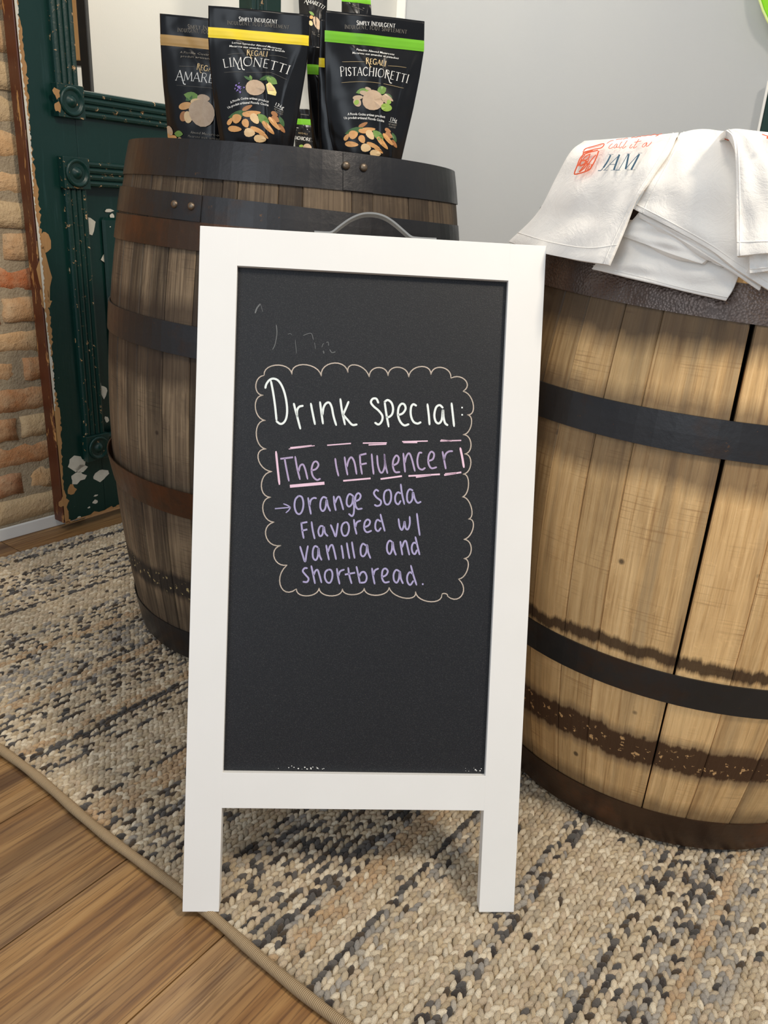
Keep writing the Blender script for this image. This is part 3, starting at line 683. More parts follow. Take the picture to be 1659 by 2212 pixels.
def strokes(name, lst, w, m, n=6, label=None):
    mb = MB()
    for s_ in lst:
        ww = w
        if isinstance(s_[0], (int, float)): ww, s_ = s_[0], s_[1]
        ribbon(mb, smooth(s_, n), ww, zb)
    o = mesh(name, mb.V, mb.F, m, sign); o['kind'] = 'stuff'
    if label: o['label'] = label
    return o
strokes('chalk_words', [
 [(163, 672), (170, 645), (190, 618), (215, 608), (245, 618), (270, 650), (290, 700), (303, 760), (308, 820), (302, 870), (285, 900), (262, 908), (236, 890)], [(200, 622), (215, 700), (228, 790), (238, 888)],
 [(352, 772), (364, 820), (380, 880), (396, 942)], [(374, 862), (374, 820), (388, 795), (414, 788)],
 [(465, 772), (478, 840), (493, 912)], [(526, 762), (535, 830), (546, 908)], [(542, 850), (550, 800), (567, 772), (588, 768), (604, 798), (616, 858), (634, 918)],
 [(661, 742), (672, 820), (692, 914)], [(716, 760), (700, 800), (678, 850)], [(680, 848), (708, 880), (740, 914), (772, 912)],
 [(914, 770), (900, 742), (876, 742), (864, 765), (882, 792), (915, 820), (940, 855), (936, 890), (915, 912), (890, 900)],
 [(955, 762), (966, 840), (982, 928)], [(953, 764), (975, 750), (1000, 768), (1011, 805), (1005, 842), (985, 862), (966, 862)],
 [(1045, 850), (1075, 838), (1094, 808), (1086, 780), (1066, 776), (1048, 802), (1044, 850), (1058, 892), (1085, 918), (1116, 910)],
 [(1166, 788), (1145, 778), (1130, 800), (1129, 850), (1145, 892), (1172, 906), (1196, 897)], [(1239, 776), (1248, 850), (1253, 914)],
 [(1342, 802), (1320, 784), (1296, 800), (1285, 850), (1294, 892), (1315, 905), (1334, 880), (1342, 815), (1346, 862), (1356, 902), (1374, 918)],
 [(1399, 770), (1408, 850), (1416, 925)]], 14, M_ch_white, label='white handwriting reading Drink special')
strokes('chalk_colon', [[(1466, 800), (1472, 800)], [(1466, 848), (1473, 848)]], 10, M_ch_white)
strokes('chalk_dashes', [[(320, 1075), (400, 1064), (490, 1053)], [(330, 1066), (470, 1052)], [(575, 1050), (730, 1038)], [(812, 1036), (968, 1034)], [(850, 1048), (965, 1043)], [(1073, 1026), (1240, 1022)], [(1080, 1032), (1170, 1032)], [(1325, 1022), (1462, 1018)], [(1330, 1016), (1400, 1022)]], 8, M_ch_pink, 1)
strokes('chalk_bars', [[(234, 1092), (245, 1200), (257, 1310)], [(1457, 1068), (1470, 1130), (1481, 1197)]], 14, M_ch_pink)
strokes('chalk_underline', [(20, [(330, 1322), (552, 1302)]), [(682, 1286), (860, 1270)], [(930, 1274), (1068, 1255)], [(1115, 1254), (1320, 1243)], [(1165, 1261), (1262, 1248)], [(1352, 1248), (1462, 1230)], [(1358, 1241), (1430, 1234)]], 11, M_ch_pink, 1)
strokes('chalk_words', [
 [(265, 1140), (345, 1130)], [(291, 1138), (304, 1210), (320, 1288)],
 [(361, 1125), (374, 1200), (393, 1277)], [(384, 1225), (394, 1188), (413, 1178), (428, 1210), (444, 1275)],
 [(470, 1218), (500, 1207), (516, 1180), (502, 1158), (482, 1168), (470, 1212), (479, 1255), (505, 1280), (528, 1272)],
 [(627, 1138), (635, 1195), (649, 1254)], [(689, 1128), (698, 1190), (709, 1247)], [(704, 1195), (716, 1150), (735, 1130), (755, 1165), (769, 1242)],
 [(790, 1112), (795, 1180), (805, 1242)], [(790, 1116), (832, 1106)], [(795, 1178), (834, 1170)], [(869, 1108), (875, 1180), (882, 1242)],
 [(905, 1118), (910, 1180), (925, 1227), (943, 1227), (957, 1180), (953, 1110), (960, 1180), (974, 1237)],
 [(1010, 1185), (1040, 1168), (1049, 1135), (1032, 1118), (1013, 1148), (1010, 1190), (1025, 1227), (1056, 1228)],
 [(1079, 1103), (1085, 1170), (1091, 1228)], [(1088, 1168), (1100, 1122), (1118, 1104), (1135, 1140), (1156, 1222)],
 [(1202, 1100), (1183, 1103), (1172, 1150), (1180, 1197), (1203, 1212), (1224, 1200)],
 [(1245, 1155), (1275, 1142), (1283, 1108), (1264, 1093), (1247, 1122), (1246, 1170), (1265, 1202), (1300, 1196)],
 [(1339, 1092), (1350, 1150), (1361, 1207)], [(1348, 1150), (1360, 1110), (1380, 1092), (1406, 1089)]], 12, M_ch_mauve, label='mauve handwriting reading The influencer')
strokes('chalk_arrow', [[(228, 1471), (330, 1462)], [(284, 1439), (308, 1448), (331, 1462)], [(331, 1462), (318, 1482), (300, 1498)]], 8, M_ch_purple, 3)
strokes('chalk_words', [
 [(385, 1385), (363, 1410), (357, 1455), (370, 1497), (392, 1506), (410, 1480), (416, 1435), (406, 1395), (385, 1385)],
 [(447, 1398), (455, 1450), (466, 1507)], [(457, 1452), (465, 1415), (484, 1400), (502, 1402)],
 [(571, 1402), (548, 1394), (531, 1420), (529, 1465), (545, 1487), (562, 1465), (570, 1412), (578, 1450), (594, 1487)],
 [(617, 1388), (622, 1440), (631, 1483)], [(625, 1435), (640, 1400), (655, 1393), (668, 1430), (681, 1478)],
 [(747, 1387), (722, 1374), (706, 1400), (704, 1440), (720, 1457), (740, 1435), (747, 1390), (752, 1450), (750, 1500), (738, 1520), (717, 1505)],
 [(762, 1422), (786, 1410), (796, 1385), (781, 1368), (763, 1388), (760, 1440), (775, 1472), (806, 1470)],
 [(915, 1355), (898, 1346), (884, 1368), (900, 1395), (930, 1420), (926, 1445), (905, 1453), (888, 1445)],
 [(976, 1345), (956, 1360), (950, 1400), (960, 1437), (980, 1442), (996, 1415), (998, 1375), (990, 1350), (976, 1345)],
 [(1062, 1370), (1042, 1363), (1026, 1388), (1027, 1425), (1045, 1442), (1062, 1418)], [(1062, 1308), (1070, 1370), (1086, 1442)],
 [(1142, 1350), (1120, 1343), (1105, 1370), (1105, 1415), (1120, 1432), (1138, 1410), (1143, 1362), (1155, 1405), (1173, 1432), (1196, 1425)],
 [(402, 1563), (408, 1615), (418, 1668)], [(402, 1567), (440, 1560)], [(408, 1617), (440, 1609)], [(470, 1558), (478, 1615), (491, 1671)],
 [(548, 1588), (528, 1588), (515, 1620), (524, 1652), (542, 1642), (551, 1592), (560, 1632), (578, 1653)],
 [(597, 1578), (615, 1620), (630, 1655), (639, 1610), (645, 1568)], [(696, 1560), (676, 1575), (668, 1610), (680, 1647), (702, 1648), (716, 1622), (718, 1588), (708, 1565), (696, 1560)],
 [(751, 1543), (758, 1595), (769, 1640)], [(760, 1595), (771, 1562), (796, 1550)],
 [(822, 1595), (850, 1580), (858, 1555), (841, 1543), (823, 1563), (820, 1605), (838, 1627), (868, 1617)],
 [(930, 1557), (907, 1545), (894, 1570), (895, 1605), (912, 1620), (931, 1598)], [(927, 1508), (940, 1560), (956, 1620)],
 [(1047, 1538), (1055, 1590), (1070, 1612), (1083, 1582), (1087, 1556), (1095, 1600), (1110, 1607), (1122, 1570), (1121, 1523)], [(1169, 1503), (1177, 1570), (1188, 1648)],
 [(394, 1722), (410, 1775), (427, 1822), (436, 1770), (446, 1718)],
 [(512, 1727), (492, 1720), (479, 1748), (480, 1795), (498, 1812), (512, 1785), (516, 1733), (523, 1780), (537, 1812)],
 [(567, 1713), (575, 1760), (586, 1811)], [(579, 1758), (592, 1722), (608, 1713), (620, 1750), (633, 1808)],
 [(668, 1715), (675, 1755), (681, 1802)], [(704, 1698), (712, 1750), (722, 1802)], [(738, 1692), (746, 1745), (756, 1800)],
 [(834, 1717), (810, 1704), (796, 1733), (798, 1775), (815, 1787), (833, 1760), (838, 1712), (846, 1760), (861, 1800)],
 [(1006, 1692), (987, 1684), (972, 1710), (972, 1750), (988, 1772), (1003, 1745), (1008, 1692), (1016, 1740), (1030, 1779)],
 [(1059, 1688), (1065, 1730), (1073, 1778)], [(1070, 1728), (1085, 1690), (1098, 1689), (1108, 1730), (1119, 1778)],
 [(1168, 1702), (1147, 1698), (1135, 1725), (1140, 1760), (1156, 1772), (1170, 1745)], [(1159, 1658), (1172, 1715), (1187, 1777)],
 [(442, 1866), (424, 1866), (412, 1885), (430, 1910), (450, 1935), (440, 1957), (413, 1956)],
 [(468, 1850), (480, 1905), (493, 1968)], [(484, 1912), (495, 1885), (510, 1878), (522, 1910), (536, 1962)],
 [(582, 1875), (563, 1890), (558, 1925), (572, 1957), (592, 1962), (606, 1935), (608, 1900), (598, 1878), (582, 1875)],
 [(638, 1868), (645, 1920), (656, 1971)], [(648, 1918), (660, 1887), (687, 1875)], [(713, 1862), (721, 1915), (736, 1968)], [(693, 1908), (757, 1896)],
 [(768, 1855), (779, 1905), (791, 1965)], [(785, 1922), (800, 1895), (822, 1893), (836, 1925), (826, 1957), (794, 1963)],
 [(871, 1866), (878, 1915), (889, 1971)], [(880, 1915), (890, 1882), (914, 1868)],
 [(938, 1925), (965, 1911), (976, 1885), (959, 1868), (941, 1883), (938, 1930), (955, 1960), (986, 1956)],
 [(1052, 1886), (1031, 1878), (1015, 1905), (1017, 1945), (1035, 1962), (1050, 1935), (1056, 1888), (1063, 1935), (1077, 1968)],
 [(1143, 1905), (1121, 1893), (1105, 1920), (1107, 1957), (1125, 1977), (1146, 1950)], [(1129, 1848), (1145, 1910), (1167, 1978)], [(1205, 1972), (1211, 1972)]],
 12, M_ch_purple, label='purple handwriting reading Orange soda flavored w/ vanilla and shortbread')
cusp = [(155, 587), (340, 580), (535, 592), (712, 568), (853, 598), (978, 590), (1115, 598), (1262, 582), (1395, 605), (1475, 692), (1503, 848), (1475, 980), (1485, 1108), (1475, 1242), (1470, 1393), (1510, 1540), (1480, 1675), (1480, 1802), (1445, 1938), (1372, 2052), (1335, 2040), (1160, 2022), (985, 1993), (820, 1998), (675, 2003), (520, 1998), (370, 2003), (308, 1845), (267, 1715), (222, 1560), (200, 1395), (208, 1225), (170, 1075), (165, 885), (150, 718), (155, 587)]
peak = [(240, 518), (425, 515), (612, 505), (768, 518), (912, 534), (1045, 532), (1192, 528), (1335, 534), (1490, 618), (1543, 778), (1530, 915), (1528, 1040), (1527, 1172), (1512, 1310), (1530, 1462), (1542, 1600), (1530, 1738), (1507, 1868), (1468, 2045), (1360, 2035), (1252, 2088), (1085, 2064), (900, 2046), (745, 2042), (598, 2050), (440, 2050), (265, 1985), (222, 1795), (168, 1655), (147, 1480), (137, 1312), (117, 1145), (103, 975), (97, 800), (100, 655)]
bl = []
for i, pk in enumerate(peak):
    a_, b_, k = np.array(cusp[i], float), np.array(cusp[i+1], float), np.array(pk, float); c1 = a_+(k-(a_+b_)/2)*1.333; c2 = b_+(k-(a_+b_)/2)*1.333
    bl.append([tuple((1-t)**3*a_+3*t*(1-t)**2*c1+3*t*t*(1-t)*c2+t**3*b_) for t in np.linspace(0, 1, 12)])
strokes('chalk_scallop_border', bl, 7.5, M_ch_border, 1, 'tan scalloped chalk border')
strokes('chalk_residue', [(10, [(96, 172), (108, 140), (130, 112)]), (3, [(130, 110), (138, 135), (146, 165)]), (6, [(236, 252), (240, 310), (228, 380), (212, 415)]), (3, [(312, 313), (330, 309), (338, 318)]), (3, [(362, 350), (366, 400), (370, 442)]), (4, [(415, 322), (445, 310), (470, 310), (482, 350)]), (3, [(490, 370), (496, 410)]), (4, [(538, 400), (545, 380), (552, 375)]), (7, [(549, 425), (552, 440)]), (4, [(568, 370), (580, 365), (584, 390)]), (6, [(590, 415), (605, 435), (628, 430)])], 4, M_ch_faint, 4, 'faint half-erased chalk marks')
mb = MB(); r_ = random.Random(3)
for i in range(26):
    x_ = r_.uniform(600, 700) if i < 18 else r_.uniform(990, 1045); y_ = (1661+(x_-600)*.012)-abs(r_.gauss(0, 3.5)); w_ = r_.uniform(.6, 2)
    mb.add([onpl(x_+dx, y_+dy, BP, sn) for dx, dy in ((-w_, 0), (0, -w_*.7), (w_, 0), (0, w_))], [(0, 3, 2, 1)])
mesh('chalk_crumbs', mb.V, mb.F, M_print_white, sign)['kind'] = 'stuff'

# ---------------------------------------------------------------- serif stroke letters
GL = {'A': (.72, [('t', [(.02, 0), (.36, 1)]), ('k', [(.36, 1), (.70, 0)]), ('t', [(.14, .34), (.58, .34)]), ('s', (.02, 0)), ('s', (.70, 0))]),
 'M': (.95, [('t', [(.06, 0), (.14, 1)]), ('k', [(.14, 1), (.47, .08)]), ('t', [(.47, .08), (.80, 1)]), ('k', [(.80, 1), (.89, 0)]), ('s', (.06, 0)), ('s', (.89, 0))]),
 'R': (.66, [('k', [(.12, 0), (.12, 1)]), ('t', [(.12, 1), (.38, 1), (.50, .88), (.50, .68), (.38, .55), (.12, .52)]), ('k', [(.32, .52), (.66, -.06)]), ('s', (.12, 0))]),
 'E': (.56, [('k', [(.12, 0), (.12, 1)]), ('t', [(.12, .98), (.50, .98)]), ('t', [(.12, .52), (.42, .52)]), ('t', [(.12, .02), (.52, .02)])]),
 'T': (.66, [('k', [(.33, 0), (.33, 1)]), ('t', [(.02, .97), (.64, .97)]), ('s', (.33, 0))]),
 'I': (.28, [('k', [(.14, 0), (.14, 1)]), ('s', (.14, 0)), ('s', (.14, 1))]),
 'L': (.55, [('k', [(.12, 0), (.12, 1)]), ('t', [(.12, .02), (.52, .02)]), ('s', (.12, 1))]),
 'O': (.88, [('k', [(.44, 1), (.18, .90), (.06, .5), (.18, .10), (.44, 0)]), ('t', [(.44, 1), (.70, .90), (.82, .5), (.70, .10), (.44, 0)])]),
 'N': (.82, [('t', [(.10, 0), (.10, 1)]), ('k', [(.10, 1), (.70, 0)]), ('t', [(.70, 0), (.70, 1)]), ('s', (.10, 0)), ('s', (.70, 1))]),
 'P': (.60, [('k', [(.12, 0), (.12, 1)]), ('t', [(.12, 1), (.38, 1), (.52, .86), (.50, .66), (.36, .5), (.12, .5)]), ('s', (.12, 0))]),
 'S': (.54, [('k', [(.46, .86), (.30, 1), (.10, .86), (.14, .64), (.38, .42), (.46, .2), (.30, 0), (.08, .12)])]),
 'C': (.74, [('k', [(.66, .84), (.42, 1), (.16, .86), (.06, .5), (.16, .14), (.42, 0), (.68, .16)])]),
 'H': (.80, [('k', [(.12, 0), (.12, 1)]), ('k', [(.66, 0), (.66, 1)]), ('t', [(.12, .52), (.66, .52)]), ('s', (.12, 0)), ('s', (.66, 0)), ('s', (.12, 1)), ('s', (.66, 1))]),
 'U': (.74, [('k', [(.12, 1), (.12, .28), (.26, .02), (.48, .02), (.60, .28), (.60, 1)]), ('s', (.12, 1)), ('s', (.60, 1))]),
 'G': (.80, [('k', [(.66, .84), (.42, 1), (.16, .86), (.06, .5), (.16, .14), (.42, 0), (.66, .12), (.66, .46)]), ('s', (.66, .46))]),
 'D': (.78, [('k', [(.12, 0), (.12, 1)]), ('t', [(.12, 1), (.40, .98), (.66, .76), (.68, .36), (.46, .04), (.12, 0)])]),
 'Y': (.66, [('k', [(.04, 1), (.32, .5)]), ('t', [(.62, 1), (.32, .5)]), ('k', [(.32, .5), (.32, 0)]), ('s', (.32, 0))]),
 ' ': (.35, []), ',': (.2, [('k', [(.1, .08), (.06, -.1)])])}
def arcmap(p0, pm, p1):
    p0, pm, p1 = map(lambda q: np.array(q, float), (p0, pm, p1)); c = 2*pm-.5*(p0+p1)
    def fn(t, h):
        P = (1-t)**2*p0+2*t*(1-t)*c+t*t*p1; T = 2*(1-t)*(c-p0)+2*t*(p1-c); T /= np.linalg.norm(T); return P+np.array([T[1], -T[0]])*h
    return fn, np.linalg.norm(p1-p0)
def serif(mb, txt, p0, pm, p1, H, fn3, mi=0, k=.13, small=None, swash=None):
    am, L = arcmap(p0, pm, p1); ws = []
    for i, ch in enumerate(txt): ws.append(GL[ch][0]*(1.15 if small and i in small else 1)+.08)
    tot = sum(ws); x = 0
    for i, ch in enumerate(txt):
        sc = 1.15 if small and i in small else 1; sx = L/tot
        for kd, dat in GL[ch][1]:
            if kd == 's': P = [(dat[0]-.10, dat[1]), (dat[0]+.10, dat[1])]; w = .04
            else: P = smooth(dat, 4) if len(dat) > 2 else dat; w = k if kd == 'k' else k*.5
            Q = [am((x+q[0]*sc)*sx/L, q[1]*H*sc) for q in P]
            if swash is not None and i == swash and kd == 'k' and ch in 'MAR':
                e = Q[-1]; d = np.array([H*.3, H*.45]); Q = list(Q)+[e+d*.6+np.array([-H*.05, H*.12]), e+d+np.array([H*.05, 0])]; Q = smooth(Q, 5)
            ribbon(mb, np.array(Q), w*H, fn3, mi, caps=False)
        x += ws[i]
def fonttext(mb, txt, p0, pm, p1, H, fn3, mi=0, bold=.0):
    cu = bpy.data.curves.new('t', 'FONT'); cu.body = txt; cu.size = 1; cu.resolution_u = 1; cu.offset = bold; o = bpy.data.objects.new('t', cu); C.objects.link(o)
    dg = bpy.context.evaluated_depsgraph_get(); m_ = bpy.data.meshes.new_from_object(o.evaluated_get(dg)); bpy.data.objects.remove(o)
    co = np.array([v.co[:2] for v in m_.vertices]); am, L = arcmap(p0, pm, p1); x0, x1 = co[:, 0].min(), co[:, 0].max()
    mb.add([fn3(*am((c_[0]-x0)/(x1-x0), c_[1]/.72*H)) for c_ in co], [tuple(p_.vertices) for p_ in m_.polygons], mi)
    bpy.data.meshes.remove(m_)

# ---------------------------------------------------------------- snack pouches
PM = [M_print_white, M_print_grey, M_print_gold, M_alm, M_alm2, M_alm3, M_leaf, M_leafd, M_cookie, M_lemon, M_violet, M_pist, M_shell]
def pouch(label, group, y0, yaw, left, right, band, zone, base_z, depth=.022, crease=0, support=None):
    """left/right: outline in the photo, top to bottom, on an upright plane at depth y0; band: (ltop, lbot, rtop, rbot)"""
    nrm = np.array([math.sin(yaw*D2R), -math.cos(yaw*D2R), 0]); ua = np.array([math.cos(yaw*D2R), math.sin(yaw*D2R), 0]); uz = np.array([0, 0, 1.])
    mx = (left[-1][0]+right[-1][0])/2; P0 = ony(mx, left[-1][1], y0)
    loc = lambda x, y: (lambda P: ((P-P0)@ua, P[2]))(onpl(x, y, P0, nrm))
    Lp = np.array([loc(*q) for q in left]); Rp = np.array([loc(*q) for q in right])
    # extend to the surface it stands on
    Lp = np.vstack([Lp, [Lp[-1, 0]+.004, base_z]]); Rp = np.vstack([Rp, [Rp[-1, 0]-.004, base_z]])
    tl = Lp[0]; tr = Rp[0]
    def edge(E, v):
        z_ = E[0, 1]+(base_z-E[0, 1])*v; return np.interp(-z_, -E[:, 1], E[:, 0]), z_
    bv0 = ((loc(left[0][0], band[0])[1]-tl[1])/(base_z-tl[1])); bv1 = ((loc(left[0][0], band[1])[1]-tl[1])/(base_z-tl[1]))
    rr = random.Random(int(mx)); ph = [rr.uniform(0, 6) for _ in range(4)]
    def bulge(u, v):
        t = min(max((v-bv1)/(1-bv1), 0), 1); e = (1-u*u); e = max(e, 0)**.8
        lower = (t*t/(t+.04))**.7*(1-.25*max(t-.75, 0)*4)
        wr = .0016*(1+math.sin(u*5+v*9+ph[0])*math.sin(u*3-v*14+ph[1]))*e
        top = .0010*(1+math.sin(u*4+ph[2]))*(1-t)*min(1, (1-abs(u))/.12)
        uc = .30-.12*math.sin(v*3.2+ph[3]*.2); cr_ = .0022*math.exp(-((u-uc)/.05)**2)*min(1, t*4)
        k2 = min(max(t/.34, 0), 1); ud = -.45+.70*k2; cr_ += .0018*math.exp(-((u-ud)/.06)**2)*(1-k2)*min(1, t*30)
        ue = .86-.22*math.sin(min(t, 1)*2.6); cr_ += .0016*math.exp(-((u-ue)/.05)**2)*min(1, t*6)
        wr += cr_
        seamf = min(1, (1-abs(u))/.12)
        return depth*lower*e*seamf**.5+wr+top
    def surf(u, v, back=False, o_=0.):
        xl, zl = edge(Lp, v); xr, zr = edge(Rp, v); a_ = xl+(xr-xl)*(u+1)/2; z_ = zl+(zr-zl)*(u+1)/2
        d = bulge(u, v)
        if back: d = -d*.55-.0006
        return P0*[1, 1, 0]+ua*a_+np.array([0, 0, z_])+nrm*(d+o_)
    def fn(x, y, o_=.0010):
        a_, z_ = loc(x, y)
        v = (z_-tl[1])/(base_z-tl[1]); 
        for _ in range(3):
            xl, zl = edge(Lp, v); xr, zr = edge(Rp, v); u = 2*(a_-xl)/(xr-xl)-1; zc = zl+(zr-zl)*(u+1)/2; v += (z_-zc)/(base_z-tl[1])
        u = min(max(u, -1), 1); v = min(max(v, 0), 1); return surf(u, v, o_=o_)
    org = surf(0, 1); e = empty('snack_pouch', (org[0], org[1], base_z), label, 'pouch', group)
    nu, nv_ = 72, 60; V = []; us = np.linspace(-1, 1, nu+1); vsl = sorted(set(list(np.linspace(0, 1, nv_+1))+list(np.linspace(bv0, bv1, 7))+list(np.linspace(bv1, bv1+.06, 6))))
    for v in vsl:
        for u in us: V.append(surf(u, v))
    k = len(V); w = nu+1; m = len(vsl)
    for v in vsl:
        for u in us: V.append(surf(u, v, True))
    Fc = [(j*w+i, (j+1)*w+i, (j+1)*w+i+1, j*w+i+1) for j in range(m-1) for i in range(nu)]
    Fc += [(k+j*w+i, k+j*w+i+1, k+(j+1)*w+i+1, k+(j+1)*w+i) for j in range(m-1) for i in range(nu)]
    Fc += [(i, i+1, k+i+1, k+i) for i in range(nu)]+[((m-1)*w+i, k+(m-1)*w+i, k+(m-1)*w+i+1, (m-1)*w+i+1) for i in range(nu)]
    Fc += [(j*w, k+j*w, k+(j+1)*w, (j+1)*w) for j in range(m-1)]+[(j*w+nu, (j+1)*w+nu, k+(j+1)*w+nu, k+j*w+nu) for j in range(m-1)]
    mesh('pouch_body', V, Fc, M_foil, e, smooth=True)
    # coloured zip band with two pressed ridges
    V = []; nb = 7
    for j in range(nb):
        v = bv0+(bv1-bv0)*j/(nb-1)
        for u in us: V.append(surf(u, v, o_=.0007+(.0009 if j in (2, 4) else 0)))
    mesh('zip_band', V, [(j*w+i, (j+1)*w+i, (j+1)*w+i+1, j*w+i+1) for j in range(nb-1) for i in range(nu)], M_band[band[2]], e, smooth=True)
    return e, fn
def ell(mb, cx_, cy_, rx, ry, an, fn, mi, n=12, pt=0., o_=.0007, core=None):
    o_ += .0004
    ca_, sa_ = math.cos(an*D2R), math.sin(an*D2R); V = [fn(cx_, cy_, o_)]
    for k in range(n):
        t = 2*math.pi*k/n; x = rx*math.cos(t); y = ry*math.sin(t)*(1-pt*math.cos(t)); V.append(fn(cx_+x*ca_-y*sa_, cy_+x*sa_+y*ca_, o_))
    mb.add(V, [(0, 1+(k+1) % n, 1+k) for k in range(n)], mi)
def leaf(mb, x0, y0_, x1, y1_, w, fn, mi, o_=.0006):
    o_ += .0004
    a_ = np.array([x0, y0_], float); b_ = np.array([x1, y1_], float); t = np.array([-(b_-a_)[1], (b_-a_)[0]])/np.linalg.norm(b_-a_)
    P = [a_]+[a_+(b_-a_)*k/5+t*w*math.sin(math.pi*k/5)**.8 for k in range(1, 5)]+[b_]+[a_+(b_-a_)*k/5-t*w*math.sin(math.pi*k/5)**.8 for k in range(4, 0, -1)]
    mid = fn(*((a_+b_)/2), o_); mb.add([mid]+[fn(*q, o_) for q in P], [(0, 1+(k+1) % 10, 1+k) for k in range(10)], mi)
def almonds(mb, ox, oy, s, fn):
    # (x,y,rx,ry,angle,mat) in units of the big picture on the yellow-banded pouch
    L = [(395, -3, 44, 16, -25, 5), (-8, 0, 0, 0, 0, 0)]
    leaf(mb, ox+45*s, oy-70*s, ox-50*s, oy-45*s, 16*s, fn, 7); 
    data = [(35, -85, 24, 9, -28, 5, .0006), (55, -62, 38, 11, -5, 3, .00065), (150, -60, 16, 9, 30, 5, .00065), (-42, -28, 18, 10, -55, 3, .0008), (-10, -40, 22, 20, -20, 3, .0010), (68, -38, 26, 16, 55, 4, .0009), (35, -55, 22, 10, 15, 3, .0008),
            (30, -18, 20, 15, 62, 3, .0012), (-18, 5, 32, 13, 6, 3, .0013), (155, -38, 20, 12, 40, 5, .0008), (150, -18, 36, 10, 50, 3, .0010), (180, 2, 22, 9, 55, 5, .0007), (125, 0, 38, 11, 48, 3, .0012), (82, 12, 34, 10, 24, 3, .0013), (105, 30, 28, 9, 38, 3, .0012),
            (48, 22, 24, 19, 10, 4, .0015), (92, 48, 26, 16, 8, 4, .0016)]
    for x, y, rx, ry, an, mi, o_ in data: ell(mb, ox+x*s, oy+y*s, rx*s, ry*s, an, fn, mi, 12, .25, o_)
    leaf(mb, ox+80*s, oy-60*s, ox+130*s, oy-10*s, 17*s, fn, 6, .0012); leaf(mb, ox+170*s, oy-50*s, ox+190*s, oy-5*s, 9*s, fn, 7, .0009)
def z3(x, y): return 330+x/4.74, y/4.74
def z4(x, y): return 620+x/4.74, y/4.74
HZ = .890   # top of the left barrel head
GP = 'black snack pouches standing on the left barrel'
# Limonetti pouch
e, fn = pouch('black pouch with yellow band and lemon picture, front left of the pouches on the barrel', GP, 1.375, -3, [(450, 12), (450, 85), (452, 130), (461, 210), (470, 270), (478, 318)], [(668, 32), (667, 100), (661, 150), (652, 205), (642, 262), (633, 322)], (58.5, 81, 'yellow'), None, HZ)
mb = MB(); serif(mb, 'SIMPLY INDULGENT', z3(888, 222), z3(1080, 230), z3(1280, 246), 8, fn, 0, .16, (0, 7)); serif(mb, 'INDULGENT, TOUT SIMPLEMENT', z3(770, 258), z3(1080, 272), z3(1400, 300), 7.5, fn, 1, .14, (0,))
fonttext(mb, 'Lemon Lavender Almond Macaroons', z3(820, 452), z3(1080, 478), z3(1325, 515), 4.2, fn, 0, .012); fonttext(mb, 'Macarons aux amandes, citron et lavande', z3(795, 488), z3(1080, 510), z3(1357, 540), 4.2, fn, 0, .012)
serif(mb, 'REGALI', z3(975, 578), z3(1080, 580), z3(1190, 590), 11, fn, 2, .14, (0,), 0); serif(mb, 'LIMONETTI', z3(742, 706), z3(1060, 690), z3(1405, 772), 19, fn, 0, .105, None, 2)
for pts in ([z3(780, 568), z3(870, 560), z3(955, 556)], [z3(1200, 575), z3(1290, 580), z3(1385, 602)], [z3(745, 750), z3(850, 746), z3(940, 748)], [z3(975, 752), z3(1180, 752), z3(1240, 760), z3(1385, 825)]): ribbon(mb, smooth(pts, 4), .5, fn, 1)
fonttext(mb, 'A Piccola Cucina artisan product', z3(820, 1072), z3(1000, 1030), z3(1205, 1066), 5.2, fn, 0, .02); fonttext(mb, 'Un produit artisanal Piccola Cucina', z3(790, 1125), z3(990, 1075), z3(1205, 1100), 5.2, fn, 0, .02)
fonttext(mb, '136g', z3(1270, 1090), z3(1310, 1108), z3(1350, 1128), 7.5, fn, 0, .0); ribbon(mb, [z3(1262, 1100), z3(1350, 1142)], .6, fn, 0); fonttext(mb, 'NET WEIGHT', z3(1258, 1130), z3(1300, 1150), z3(1348, 1170), 3.6, fn, 1, .02); fonttext(mb, 'POIDS NET', z3(1264, 1155), z3(1302, 1174), z3(1342, 1192), 3.6, fn, 1, .02)
mesh('lettering', mb.V, mb.F, PM, e, mi=mb.M)['kind'] = 'stuff'
mb = MB(); x_, y_ = z3(910, 1318); almonds(mb, x_, y_, .5, fn)
leaf(mb, *z3(1105, 830), *z3(1235, 790), 5, fn, 7); leaf(mb, *z3(1180, 800), *z3(1290, 870), 8, fn, 6); leaf(mb, *z3(950, 790), *z3(1040, 840), 3, fn, 7); leaf(mb, *z3(1010, 780), *z3(1030, 830), 3, fn, 6)
ell(mb, *z3(1072, 910), 21, 17, 10, fn, 8, 16, .1, .0009); V = [fn(*z3(*q), .0012) for q in ((1215, 848), (1268, 915), (1285, 960), (1275, 992), (1200, 975), (1180, 880))]; mb.add(V, [(5, 4, 3, 2, 1, 0)], 9)
V = [fn(*z3(*q), .0014) for q in ((1212, 868), (1250, 915), (1262, 940), (1205, 940), (1190, 890))]; mb.add(V, [(4, 3, 2, 1, 0)], 4)
r_ = random.Random(5)
for k in range(16): x_, y_ = z3(905+r_.gauss(0, 26), 915+r_.gauss(0, 26)); ell(mb, x_, y_, r_.uniform(1.2, 3), r_.uniform(1, 2.2), r_.uniform(0, 180), fn, 10, 6, 0, .0008+k*1e-5)
mesh('printed_picture', mb.V, mb.F, PM, e, mi=mb.M)['kind'] = 'stuff'
